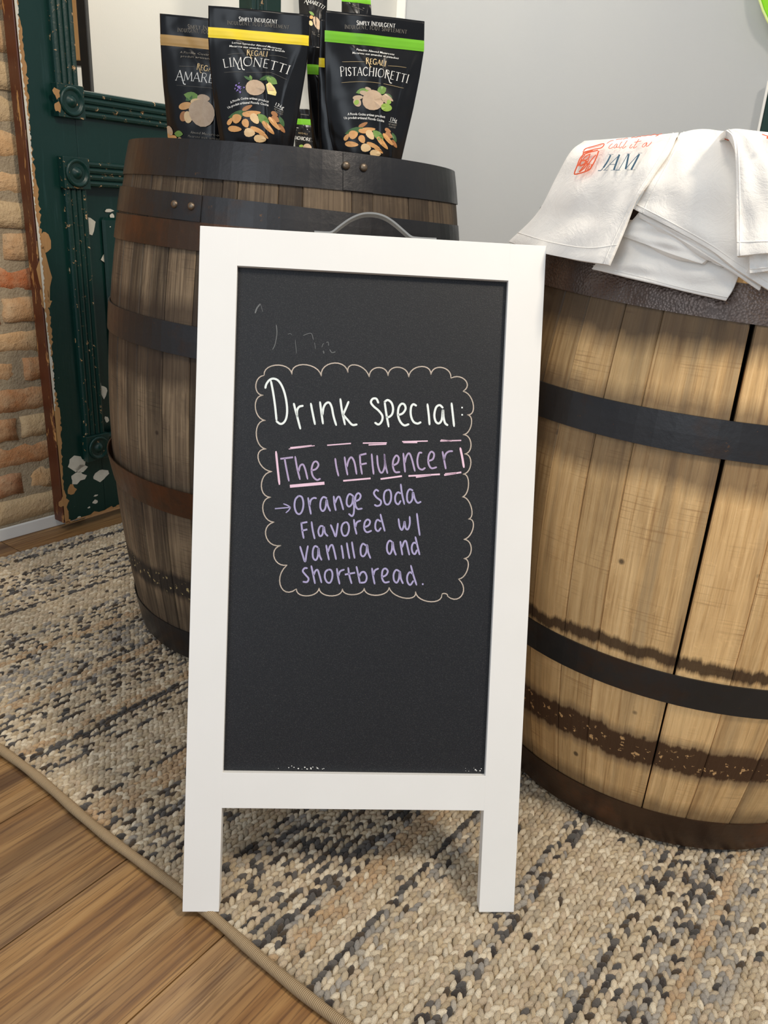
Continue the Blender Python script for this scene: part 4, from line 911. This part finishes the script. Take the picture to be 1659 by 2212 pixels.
# Pistachioretti pouch
e, fn = pouch('black pouch with lime green band and pistachio picture, largest and rightmost on the barrel', GP, 1.355, 3, [(702, 22), (701, 120), (703, 220), (712, 290), (722, 335)], [(917, 46), (916, 108), (907, 165), (893, 235), (880, 290), (867, 346)], (65.5, 90, 'green'), None, HZ)
mb = MB(); serif(mb, 'SIMPLY INDULGENT', z4(712, 262), z4(900, 272), z4(1110, 290), 8.3, fn, 0, .16, (0, 7)); serif(mb, 'INDULGENT, TOUT SIMPLEMENT', z4(590, 298), z4(900, 315), z4(1228, 350), 8, fn, 1, .14, (0,))
fonttext(mb, 'Pistachio Almond Macaroons', z4(712, 522), z4(900, 545), z4(1097, 572), 4.6, fn, 0, .012); fonttext(mb, 'Macarons aux amandes et pistaches', z4(670, 555), z4(900, 580), z4(1140, 612), 4.6, fn, 0, .012)
serif(mb, 'REGALI', z4(808, 668), z4(905, 672), z4(1010, 692), 12, fn, 2, .15, (0,), 0); serif(mb, 'PISTACHIORETTI', z4(548, 790), z4(880, 792), z4(1238, 860), 18, fn, 0, .10, (0,), 9)
for pts in ([z4(565, 640), z4(700, 640), z4(795, 645)], [z4(1030, 682), z4(1120, 686), z4(1220, 698)], [z4(560, 855), z4(760, 846), z4(1000, 870), z4(1190, 910)]): ribbon(mb, smooth(pts, 4), .6, fn, 2)
fonttext(mb, 'A Piccola Cucina artisan product', z4(622, 1190), z4(800, 1195), z4(1000, 1220), 5.4, fn, 0, .02); fonttext(mb, 'Un produit artisanal Piccola Cucina', z4(585, 1230), z4(790, 1232), z4(990, 1262), 5.4, fn, 0, .02)
fonttext(mb, '136g', z4(1055, 1245), z4(1088, 1252), z4(1118, 1260), 8.5, fn, 0, .0); ribbon(mb, [z4(1040, 1254), z4(1120, 1268)], .6, fn, 0); fonttext(mb, 'NET WEIGHT', z4(1036, 1286), z4(1075, 1292), z4(1118, 1300), 3.8, fn, 1, .02); fonttext(mb, 'POIDS NET', z4(1040, 1312), z4(1075, 1318), z4(1110, 1324), 3.8, fn, 1, .02)
mesh('lettering', mb.V, mb.F, PM, e, mi=mb.M)['kind'] = 'stuff'
mb = MB(); x_, y_ = z4(702, 1474); almonds(mb, x_, y_, .46, fn)
leaf(mb, *z4(705, 960), *z4(830, 925), 6, fn, 6); leaf(mb, *z4(920, 960), *z4(1015, 910), 9, fn, 6); leaf(mb, *z4(990, 975), *z4(1075, 1010), 5, fn, 7); leaf(mb, *z4(800, 950), *z4(850, 930), 4, fn, 11)
for (x, y, rx, ry, an, mi, o_) in ((830, 920, 7, 3, 20, 12, .0008), (790, 965, 10, 5, 15, 12, .0009), (725, 1010, 11, 5, -5, 12, .0009), (720, 1060, 10, 8, 60, 12, .001), (712, 1060, 5, 6, 40, 11, .0012), (1015, 1030, 12, 8, 45, 12, .001), (1040, 1010, 12, 3.5, 40, 12, .0011), (1040, 1055, 5, 5, 0, 11, .0012), (880, 1040, 23, 22, 20, 8, .0014), (1015, 1112, 12, 8.5, 8, 11, .0016)): ell(mb, *z4(x, y), rx, ry, an, fn, mi, 16, .1, o_)
mesh('printed_picture', mb.V, mb.F, PM, e, mi=mb.M)['kind'] = 'stuff'
# Amaretti pouch
e, fn = pouch('black pouch with tan band reading AMAR, leftmost on the barrel, behind the yellow-banded one', GP, 1.462, -6, [(345, 29), (347, 100), (352, 180), (360, 260), (364, 310)], [(560, 52), (560, 100), (552, 180), (540, 260), (530, 315)], (74, 97.5, 'tan'), None, HZ)
def z6(x, y): return 340+x/9.214, 80+y/9.214
mb = MB(); serif(mb, 'SIMPLY INDULGENT', z3(368, 300), z3(560, 312), z3(780, 330), 8, fn, 1, .15, (0, 7)); serif(mb, 'INDULGENT, TOUT SIMPLEMENT', z3(262, 330), z3(560, 350), z3(880, 380), 7.5, fn, 1, .13, (0,))
fonttext(mb, 'A Piccola Cucina artisan', z6(470, 330), z6(900, 372), z6(1500, 440), 5, fn, 1, .01); fonttext(mb, 'produit artisanal Piccola', z6(490, 410), z6(950, 452), z6(1500, 520), 4.6, fn, 1, .01)
serif(mb, 'REGALI', z6(820, 668), z6(1020, 695), z6(1250, 720), 11.5, fn, 2, .14, (0,), 0); serif(mb, 'AMARETTI', z6(405, 875), z6(950, 915), z6(1560, 1010), 19, fn, 0, .105, (0,), 0)
ribbon(mb, [z6(470, 595), z6(780, 610)], .5, fn, 1); ribbon(mb, [z6(420, 975), z6(1050, 1030), z6(1500, 1075)], .6, fn, 1)
fonttext(mb, 'Almond Macaroons', z6(735, 1935), z6(1000, 1965), z6(1400, 2010), 5.5, fn, 1, .015); fonttext(mb, 'Macarons aux amandes', z6(685, 2010), z6(1000, 2040), z6(1500, 2090), 5.5, fn, 1, .0)
mesh('lettering', mb.V, mb.F, PM, e, mi=mb.M)['kind'] = 'stuff'
mb = MB(); leaf(mb, *z6(575, 1160), *z6(900, 1230), 9, fn, 6); leaf(mb, *z6(620, 1290), *z6(760, 1190), 6, fn, 7); leaf(mb, *z6(380, 1930), *z6(580, 1950), 7, fn, 6)
for (x, y, rx, ry, an, mi, o_) in ((980, 1240, 14, 8, 10, 8, .0007), (830, 1300, 12, 6, -5, 4, .0009), (620, 1390, 15, 8, -12, 3, .001), (590, 1600, 9, 11, 10, 5, .0011), (680, 1615, 9, 13, -10, 4, .0012), (960, 1530, 27, 31, -35, 8, .0014), (260, 1870, 12, 8, 50, 8, .001), (370, 2030, 8, 7, 0, 3, .0012), (270, 1960, 9, 7, 30, 3, .0009), (510, 2060, 6, 5, 0, 4, .0011), (250, 2050, 8, 4, 0, 4, .0011)): ell(mb, *z6(x, y), rx, ry, an, fn, mi, 16, .1, o_)
mesh('printed_picture', mb.V, mb.F, PM, e, mi=mb.M)['kind'] = 'stuff'
# partly hidden pouches between the two front ones
e, fn = pouch('black pouch showing a strip of dark green band behind the gap between front pouches', GP, 1.47, 10, [(666, 98), (663, 140), (665, 190), (669, 240), (674, 300), (678, 330)], [(735, 104), (735, 160), (732, 220), (728, 280), (722, 335)], (139, 160.5, 'green'), None, HZ, .018)
e, fn = pouch('black pouch with yellow band corner peeking out left of the lime-banded pouch', GP, 1.405, 6, [(691, 40), (689, 125), (687, 200), (687, 270), (690, 335)], [(800, 52), (800, 120), (796, 200), (786, 280), (776, 340)], (125, 145, 'yellow'), None, HZ, .014)
# far pouches on the wall shelves
GS = 'small far pouches on the white wall shelves'
def shelf(px0, px1, py, yd):
    a_ = ony(px0, py, yd); zt = a_[2]; a2 = onz((px0+px1)/2, py+(px1-px0)*.03, zt) if 0 else ony(px1, py+(px1-px0)*.07, yd)
    # run along the white wall
    k = (CR-a_)@dn; s0 = (a_-CR)@du; dist = -k
    Pw = CR+du*s0; Pw[2] = zt
    V, Fc = box(Pw+dn*.0005-np.array([0, 0, .014]), du*.36, dn*(dist+.05), (0, 0, .014)); o = bev(mesh('wall_shelf', V, Fc, M_white_trim), .002)
    return o, zt
sh1, z1_ = shelf(650, 800, 109, 3.32); tagit(sh1, 'white wall shelf hidden behind the barrel pouches, the upper one', 'shelf')
sh2, z2_ = shelf(640, 700, 345, 3.32); tagit(sh2, 'white wall shelf hidden behind the barrel pouches, the lower one', 'shelf')
def farpouch(label, l, r, band, z_, titl, y0):
    e, fn = pouch(label, GS, y0, 0, l, r, band, None, z_, .03)
    mb = MB()
    if titl: titl(mb, fn); mesh('lettering', mb.V, mb.F, PM, e, mi=mb.M)['kind'] = 'stuff'
def t1(mb, fn):
    serif(mb, 'AMARETTI', (658, 8), (680, 12), (699, 22), 8, fn, 0, .12, (0,), 0); leaf(mb, 669, 27, 680, 36, 3, fn, 6); ell(mb, 686, 52, 7, 15, -20, fn, 8, 12, .1); ell(mb, 674, 40, 4, 4, 0, fn, 3); ell(mb, 673, 53, 4, 6, -20, fn, 4, 12, 0, .001)
    ribbon(mb, [(676, 72), (695, 79)], 1.2, fn, 1); ribbon(mb, [(677, 76), (694, 83)], 1, fn, 1)
farpouch('small far black pouch with an almond picture, between the two front pouch tops', [(642, -75), (645, 0), (648, 60), (652, 104)], [(709, -75), (707, 0), (705, 60), (702, 109)], (-48, -36, 'tan'), z1_, t1, 3.30)
def t2(mb, fn):
    fonttext(mb, 'Pistachio Almond Macaroons', (760, 15), (772, 19), (785, 24), 1.6, fn, 1, .02); ribbon(mb, [(762, 11), (787, 19)], 1, fn, 1)
farpouch('small far black pouch with slanting green band above the lime-banded pouch', [(738, -40), (738, 0), (738, 40), (740, 104)], [(800, -32), (801, 5), (803, 40), (795, 109)], (-8, 3, 'green'), z1_, t2, 3.30)
def t3(mb, fn):
    serif(mb, 'PISTACHIORETTI', (630, 300), (652, 303), (690, 309), 7, fn, 0, .13); ribbon(mb, [(641, 276), (665, 280)], .9, fn, 0); ribbon(mb, [(640, 281), (670, 285)], .9, fn, 1); ribbon(mb, [(641, 305), (672, 309)], .6, fn, 1); serif(mb, 'REGALI', (645, 289), (655, 290), (665, 292), 3, fn, 2)
    ell(mb, 665, 322, 10, 11, 0, fn, 8, 14); ell(mb, 652, 316, 5, 3, 0, fn, 11, 10, 0, .001); ell(mb, 650, 324, 6, 4, 0, fn, 12, 10, 0, .0012)
    ribbon(mb, [(650, 247), (667, 249)], 1.2, fn, 1)
farpouch('small far black pouch with green band seen low in the gap between the front pouches', [(640, 234), (638, 270), (637, 300), (638, 340)], [(700, 238), (700, 270), (698, 300), (696, 345)], (256, 268.5, 'green'), z2_, t3, 3.30)

# ---------------------------------------------------------------- towels on the right barrel
RC = np.array([.5005, 1.1759]); RR, HHt, ZS = .307, .150, .80
def drape(x, y, o_=0.):
    d = ray(x, y); d = d/d[1]; t = np.linspace(.7, 1.6, 700); P = EYE+d*t[:, None]
    r = np.hypot(P[:, 0]-RC[0], P[:, 1]-RC[1]); zr = np.maximum(0, (P[:, 2]-ZS)/(HHt+o_)); g = ((r/(.2896+.0682*(1-(2*np.minimum(P[:, 2], .84)/.9-1)**2)+.006+o_))**3+zr**3)**(1/3)-1
    m = np.where(g < 0)[0]
    if len(m) and m[0] > 0:
        k = m[0]; w = g[k-1]/(g[k-1]-g[k]+1e-12); return P[k-1]+(P[k]-P[k-1])*w
    k = int(np.argmin(g)); return P[k]
def grid(ctrl, nu, nv):
    ctrl = np.array(ctrl, float); R_, K = ctrl.shape[:2]
    a = np.stack([smooth(ctrl[i], 8) for i in range(R_)]); b_ = np.stack([smooth(a[:, j], 8) for j in range(a.shape[1])], 1)
    def rs(A, n):
        x = np.linspace(0, len(A)-1, n); i = np.minimum(x.astype(int), len(A)-2); f_ = (x-i).reshape(-1, *([1]*(A.ndim-1))); return A[i]*(1-f_)+A[i+1]*f_
    return rs(rs(b_, nv).swapaxes(0, 1), nu).swapaxes(0, 1)
GT = 'white cotton tea towels draped over the right barrel'
def towel(label, ctrl, off, nu=26, nv=26, thick=.004, back=True, seed=0, flare=None, hem=True, print_=None, lin_=False):
    g = grid(ctrl, nu, nv); r = np.random.default_rng(seed); nv, nu = g.shape[:2]; P = np.zeros((nv, nu, 3))
    ph = r.uniform(0, 6, 6)
    for j in range(nv):
        for i in range(nu):
            o_ = off+.0014*math.sin(i*.55+ph[0])*math.sin(j*.4+ph[1])+.001*math.sin(i*.21+j*.7+ph[2])
            if flare: o_ += flare*(j/(nv-1))**2
            P[j, i] = drape(g[j, i, 0], g[j, i, 1], o_)
    if back:  # carry the cloth on over the crest and down onto the barrel head
        ext = []
        for k in range(1, 7):
            t = k/6; row = P[0].copy(); row[:, 1] += .16*t; row[:, 0] += (RC[0]-row[:, 0])*.2*t; row[:, 2] = P[0, :, 2]+(.85+off-P[0, :, 2])*t**1.6+.003*math.sin(math.pi*t); ext.append(row)
        P = np.concatenate([np.array(ext[::-1]), P]); nv = P.shape[0]
    V = P.reshape(-1, 3); Fc = [(j*nu+i, (j+1)*nu+i, (j+1)*nu+i+1, j*nu+i+1) for j in range(nv-1) for i in range(nu-1)]
    rootloc = P[:, :].reshape(-1, 3).mean(0); e = empty('tea_towel', (rootloc[0], rootloc[1], P[..., 2].min()), label, 'towel', GT)
    o = mesh('cloth', V, Fc, M_cloth, e, smooth=True); sm = o.modifiers.new('thick', 'SOLIDIFY'); sm.thickness = thick; sm.offset = -1
    m2 = o.modifiers.new('round', 'BEVEL'); m2.width = thick*.35; m2.segments = 2; m2.limit_method = 'ANGLE'
    if hem:
        for idx in hem:
            q = (P[-3, :] if idx == 'b' else P[5:, -3] if idx == 'r' else P[5:, 2])
            V, Fc = tube(q, .0006, 6); mesh('hem_stitch', V, Fc, M_cloth, e, smooth=True)
    return e, off
def inkfn(off): return lambda x, y: (lambda P: P+(EYE-P)/np.linalg.norm(EYE-P)*.004)(drape(x, y, off+.0016))
# lowest flat towel
towel('lowest white towel hanging flat over the front hoop, its hem nearest the floor', [[(1330, 470), (1400, 480), (1480, 500), (1600, 540)], [(1325, 505), (1400, 528), (1490, 550), (1603, 570)], [(1300, 550), (1390, 575), (1480, 600), (1588, 615)], [(1277, 581), (1370, 602), (1470, 628), (1568, 651)]], .004, back=False, thick=.003, hem=('b',))
towel('folded white towel with thick stepped edge, second from the bottom of the draped stack', [[(1392, 440), (1430, 452), (1480, 478), (1545, 505)], [(1375, 465), (1425, 485), (1480, 510), (1540, 535)], [(1350, 492), (1410, 510), (1470, 532), (1532, 555)], [(1339, 508), (1400, 530), (1460, 552), (1516, 570)]], .012, back=False, thick=.007, hem=None, seed=3)
towel('thin folded white towel just under the large plain one on the barrel', [[(1400, 420), (1470, 450), (1550, 490), (1640, 540)], [(1388, 445), (1460, 480), (1545, 525), (1640, 580)], [(1382, 455), (1455, 495), (1540, 545), (1645, 612)], [(1380, 470), (1450, 506), (1536, 558), (1640, 628)]], .016, back=False, thick=.005, hem=None, seed=4)
# large plain towel
towel('large plain white towel with a diagonal lower edge, middle of the right barrel', [[(1470, 287), (1500, 280), (1530, 279), (1570, 284), (1680, 292)], [(1450, 320), (1490, 330), (1545, 345), (1610, 360), (1700, 375)], [(1415, 375), (1470, 395), (1540, 425), (1620, 455), (1710, 480)], [(1388, 420), (1450, 452), (1530, 497), (1620, 550), (1700, 590)], [(1370, 452), (1445, 490), (1535, 540), (1600, 588), (1690, 645)]], .022, thick=.004, hem=('b', 'l'), seed=5, nu=34)
# jam towel
e1, o1 = towel('white towel printed with a red jar and JAM, left side of the barrel stack', [[(1262, 304), (1330, 299), (1400, 293), (1466, 286)], [(1232, 328), (1310, 335), (1385, 340), (1440, 330)], [(1200, 385), (1275, 395), (1350, 400), (1405, 385)], [(1160, 460), (1235, 475), (1310, 480), (1368, 445)], [(1098, 522), (1170, 546), (1250, 562), (1314, 572)]], .028, thick=.004, hem=('b', 'r'), seed=6, nu=34, flare=.004)
zj = lambda x, y: (1220+x/5.925, 270+y/5.925)
fj = inkfn(o1+.003); mb = MB()
def js(P, w, mi=0, n=5, cap=False): ribbon(mb, smooth([zj(*q) for q in P], n), w*(1.0 if mi else 1.5)/5.925, fj, mi, caps=cap)
for P, w in (([(588, 385), (545, 470), (495, 545)], 20), ([(497, 540), (465, 580), (425, 583)], 10), ([(560, 380), (622, 377)], 5), ([(704, 380), (600, 480), (508, 576)], 8), ([(700, 378), (665, 470), (628, 576)], 23), ([(575, 505), (662, 503)], 7), ([(488, 579), (548, 578)], 5), ([(588, 579), (692, 575)], 5), ([(806, 375), (750, 475), (690, 576)], 8), ([(820, 372), (800, 465), (778, 566)], 23), ([(945, 375), (862, 465), (776, 566)], 8), ([(955, 370), (905, 470), (850, 572)], 22), ([(793, 368), (842, 368)], 5), ([(935, 362), (992, 357)], 5), ([(655, 580), (712, 578)], 5), ([(800, 575), (902, 574)], 5)): js(P, w, 1, 3)
for P, w in (([(240, 330), (275, 300), (380, 270), (500, 240), (470, 290), (380, 310), (250, 345), (235, 335)], 9), ([(245, 345), (240, 375), (330, 345), (425, 322)], 11), ([(300, 305), (470, 262)], 4), ([(235, 380), (190, 440), (160, 520), (125, 610), (135, 630), (220, 610), (310, 575), (345, 530), (380, 470), (410, 400), (435, 330)], 11), ([(330, 370), (270, 400), (225, 460), (300, 430), (320, 375)], 9), ([(225, 440), (200, 480), (195, 520), (250, 500), (270, 460), (240, 450)], 14), ([(260, 380), (215, 430), (170, 530)], 7), ([(400, 380), (330, 460), (290, 530), (260, 590)], 9), ([(290, 460), (250, 520), (185, 600), (240, 560), (300, 490)], 10), ([(320, 520), (290, 575), (330, 550), (345, 500)], 8), ([(250, 350), (300, 340), (360, 330)], 14), ([(310, 440), (280, 500), (330, 500)], 8)): js(P, w)
for P in ([(612, 238), (585, 258), (562, 292), (585, 300), (622, 280)], [(668, 240), (640, 262), (628, 290), (650, 290), (675, 245), (662, 285), (690, 282)], [(735, 215), (712, 240), (695, 290), (715, 290), (735, 275)], [(800, 200), (775, 235), (738, 295), (760, 292), (785, 270)], [(860, 245), (828, 290), (850, 292), (870, 275)], [(950, 180), (915, 235), (878, 292), (900, 290), (925, 270)], [(892, 222), (980, 205)], [(1050, 225), (1010, 245), (990, 275), (1015, 278), (1055, 228), (1040, 270), (1070, 265), (1115, 215)],
          [(540, 236), (580, 208), (625, 195)], [(655, 190), (690, 182), (725, 180), (740, 172)], [(745, 182), (790, 168), (810, 172)], [(850, 165), (885, 155), (905, 160), (950, 148), (975, 150)], [(980, 140), (1030, 140), (1060, 132), (1110, 132), (1150, 118), (1180, 128), (1245, 110)], [(1160, 145), (1200, 128)]): js(P, 5)
mesh('printed_design', mb.V, mb.F, [M_ink_red, M_ink_blue], e1, mi=mb.M)['label'] = 'orange-red jar drawing and slate blue JAM lettering'
# front right towel with rolled edge
e2, o2 = towel('white towel at the right edge with a rolled corner, on top of the stack', [[(1568, 281), (1590, 278), (1620, 281), (1655, 285), (1720, 292)], [(1584, 300), (1605, 310), (1630, 312), (1665, 318), (1730, 325)], [(1590, 370), (1612, 375), (1640, 378), (1680, 385), (1740, 392)], [(1591, 460), (1613, 463), (1645, 465), (1680, 470), (1740, 478)], [(1592, 553), (1612, 551), (1640, 548), (1680, 545), (1745, 540)]], .050, thick=.006, hem=('b', 'l'), seed=8)
fj2 = inkfn(.056); mb = MB()
ribbon(mb, smooth([(1572, 289), (1563, 290), (1561, 295), (1566, 300), (1575, 303), (1586, 304)], 5), 2, inkfn(.026)); ribbon(mb, smooth([(1573, 293), (1579, 297), (1586, 299)], 4), 3.5, inkfn(.026))
ribbon(mb, smooth([(1646, 290), (1655, 293), (1668, 296)], 4), 2, fj2); ribbon(mb, smooth([(1657, 297), (1668, 300)], 4), 5, fj2)
mesh('printed_design', mb.V, mb.F, M_ink_red, e2)['kind'] = 'stuff'
towel('inner fold of white towel showing below the hem at the right edge of the frame', [[(1600, 500), (1630, 500), (1670, 500), (1720, 500)], [(1610, 530), (1635, 530), (1670, 530), (1720, 530)], [(1618, 555), (1640, 555), (1675, 553), (1725, 550)], [(1620, 590), (1640, 588), (1675, 583), (1725, 578)]], .038, back=False, thick=.007, hem=('b',), seed=9)
print('tufts', len(P2), 'objects', len(bpy.data.objects))
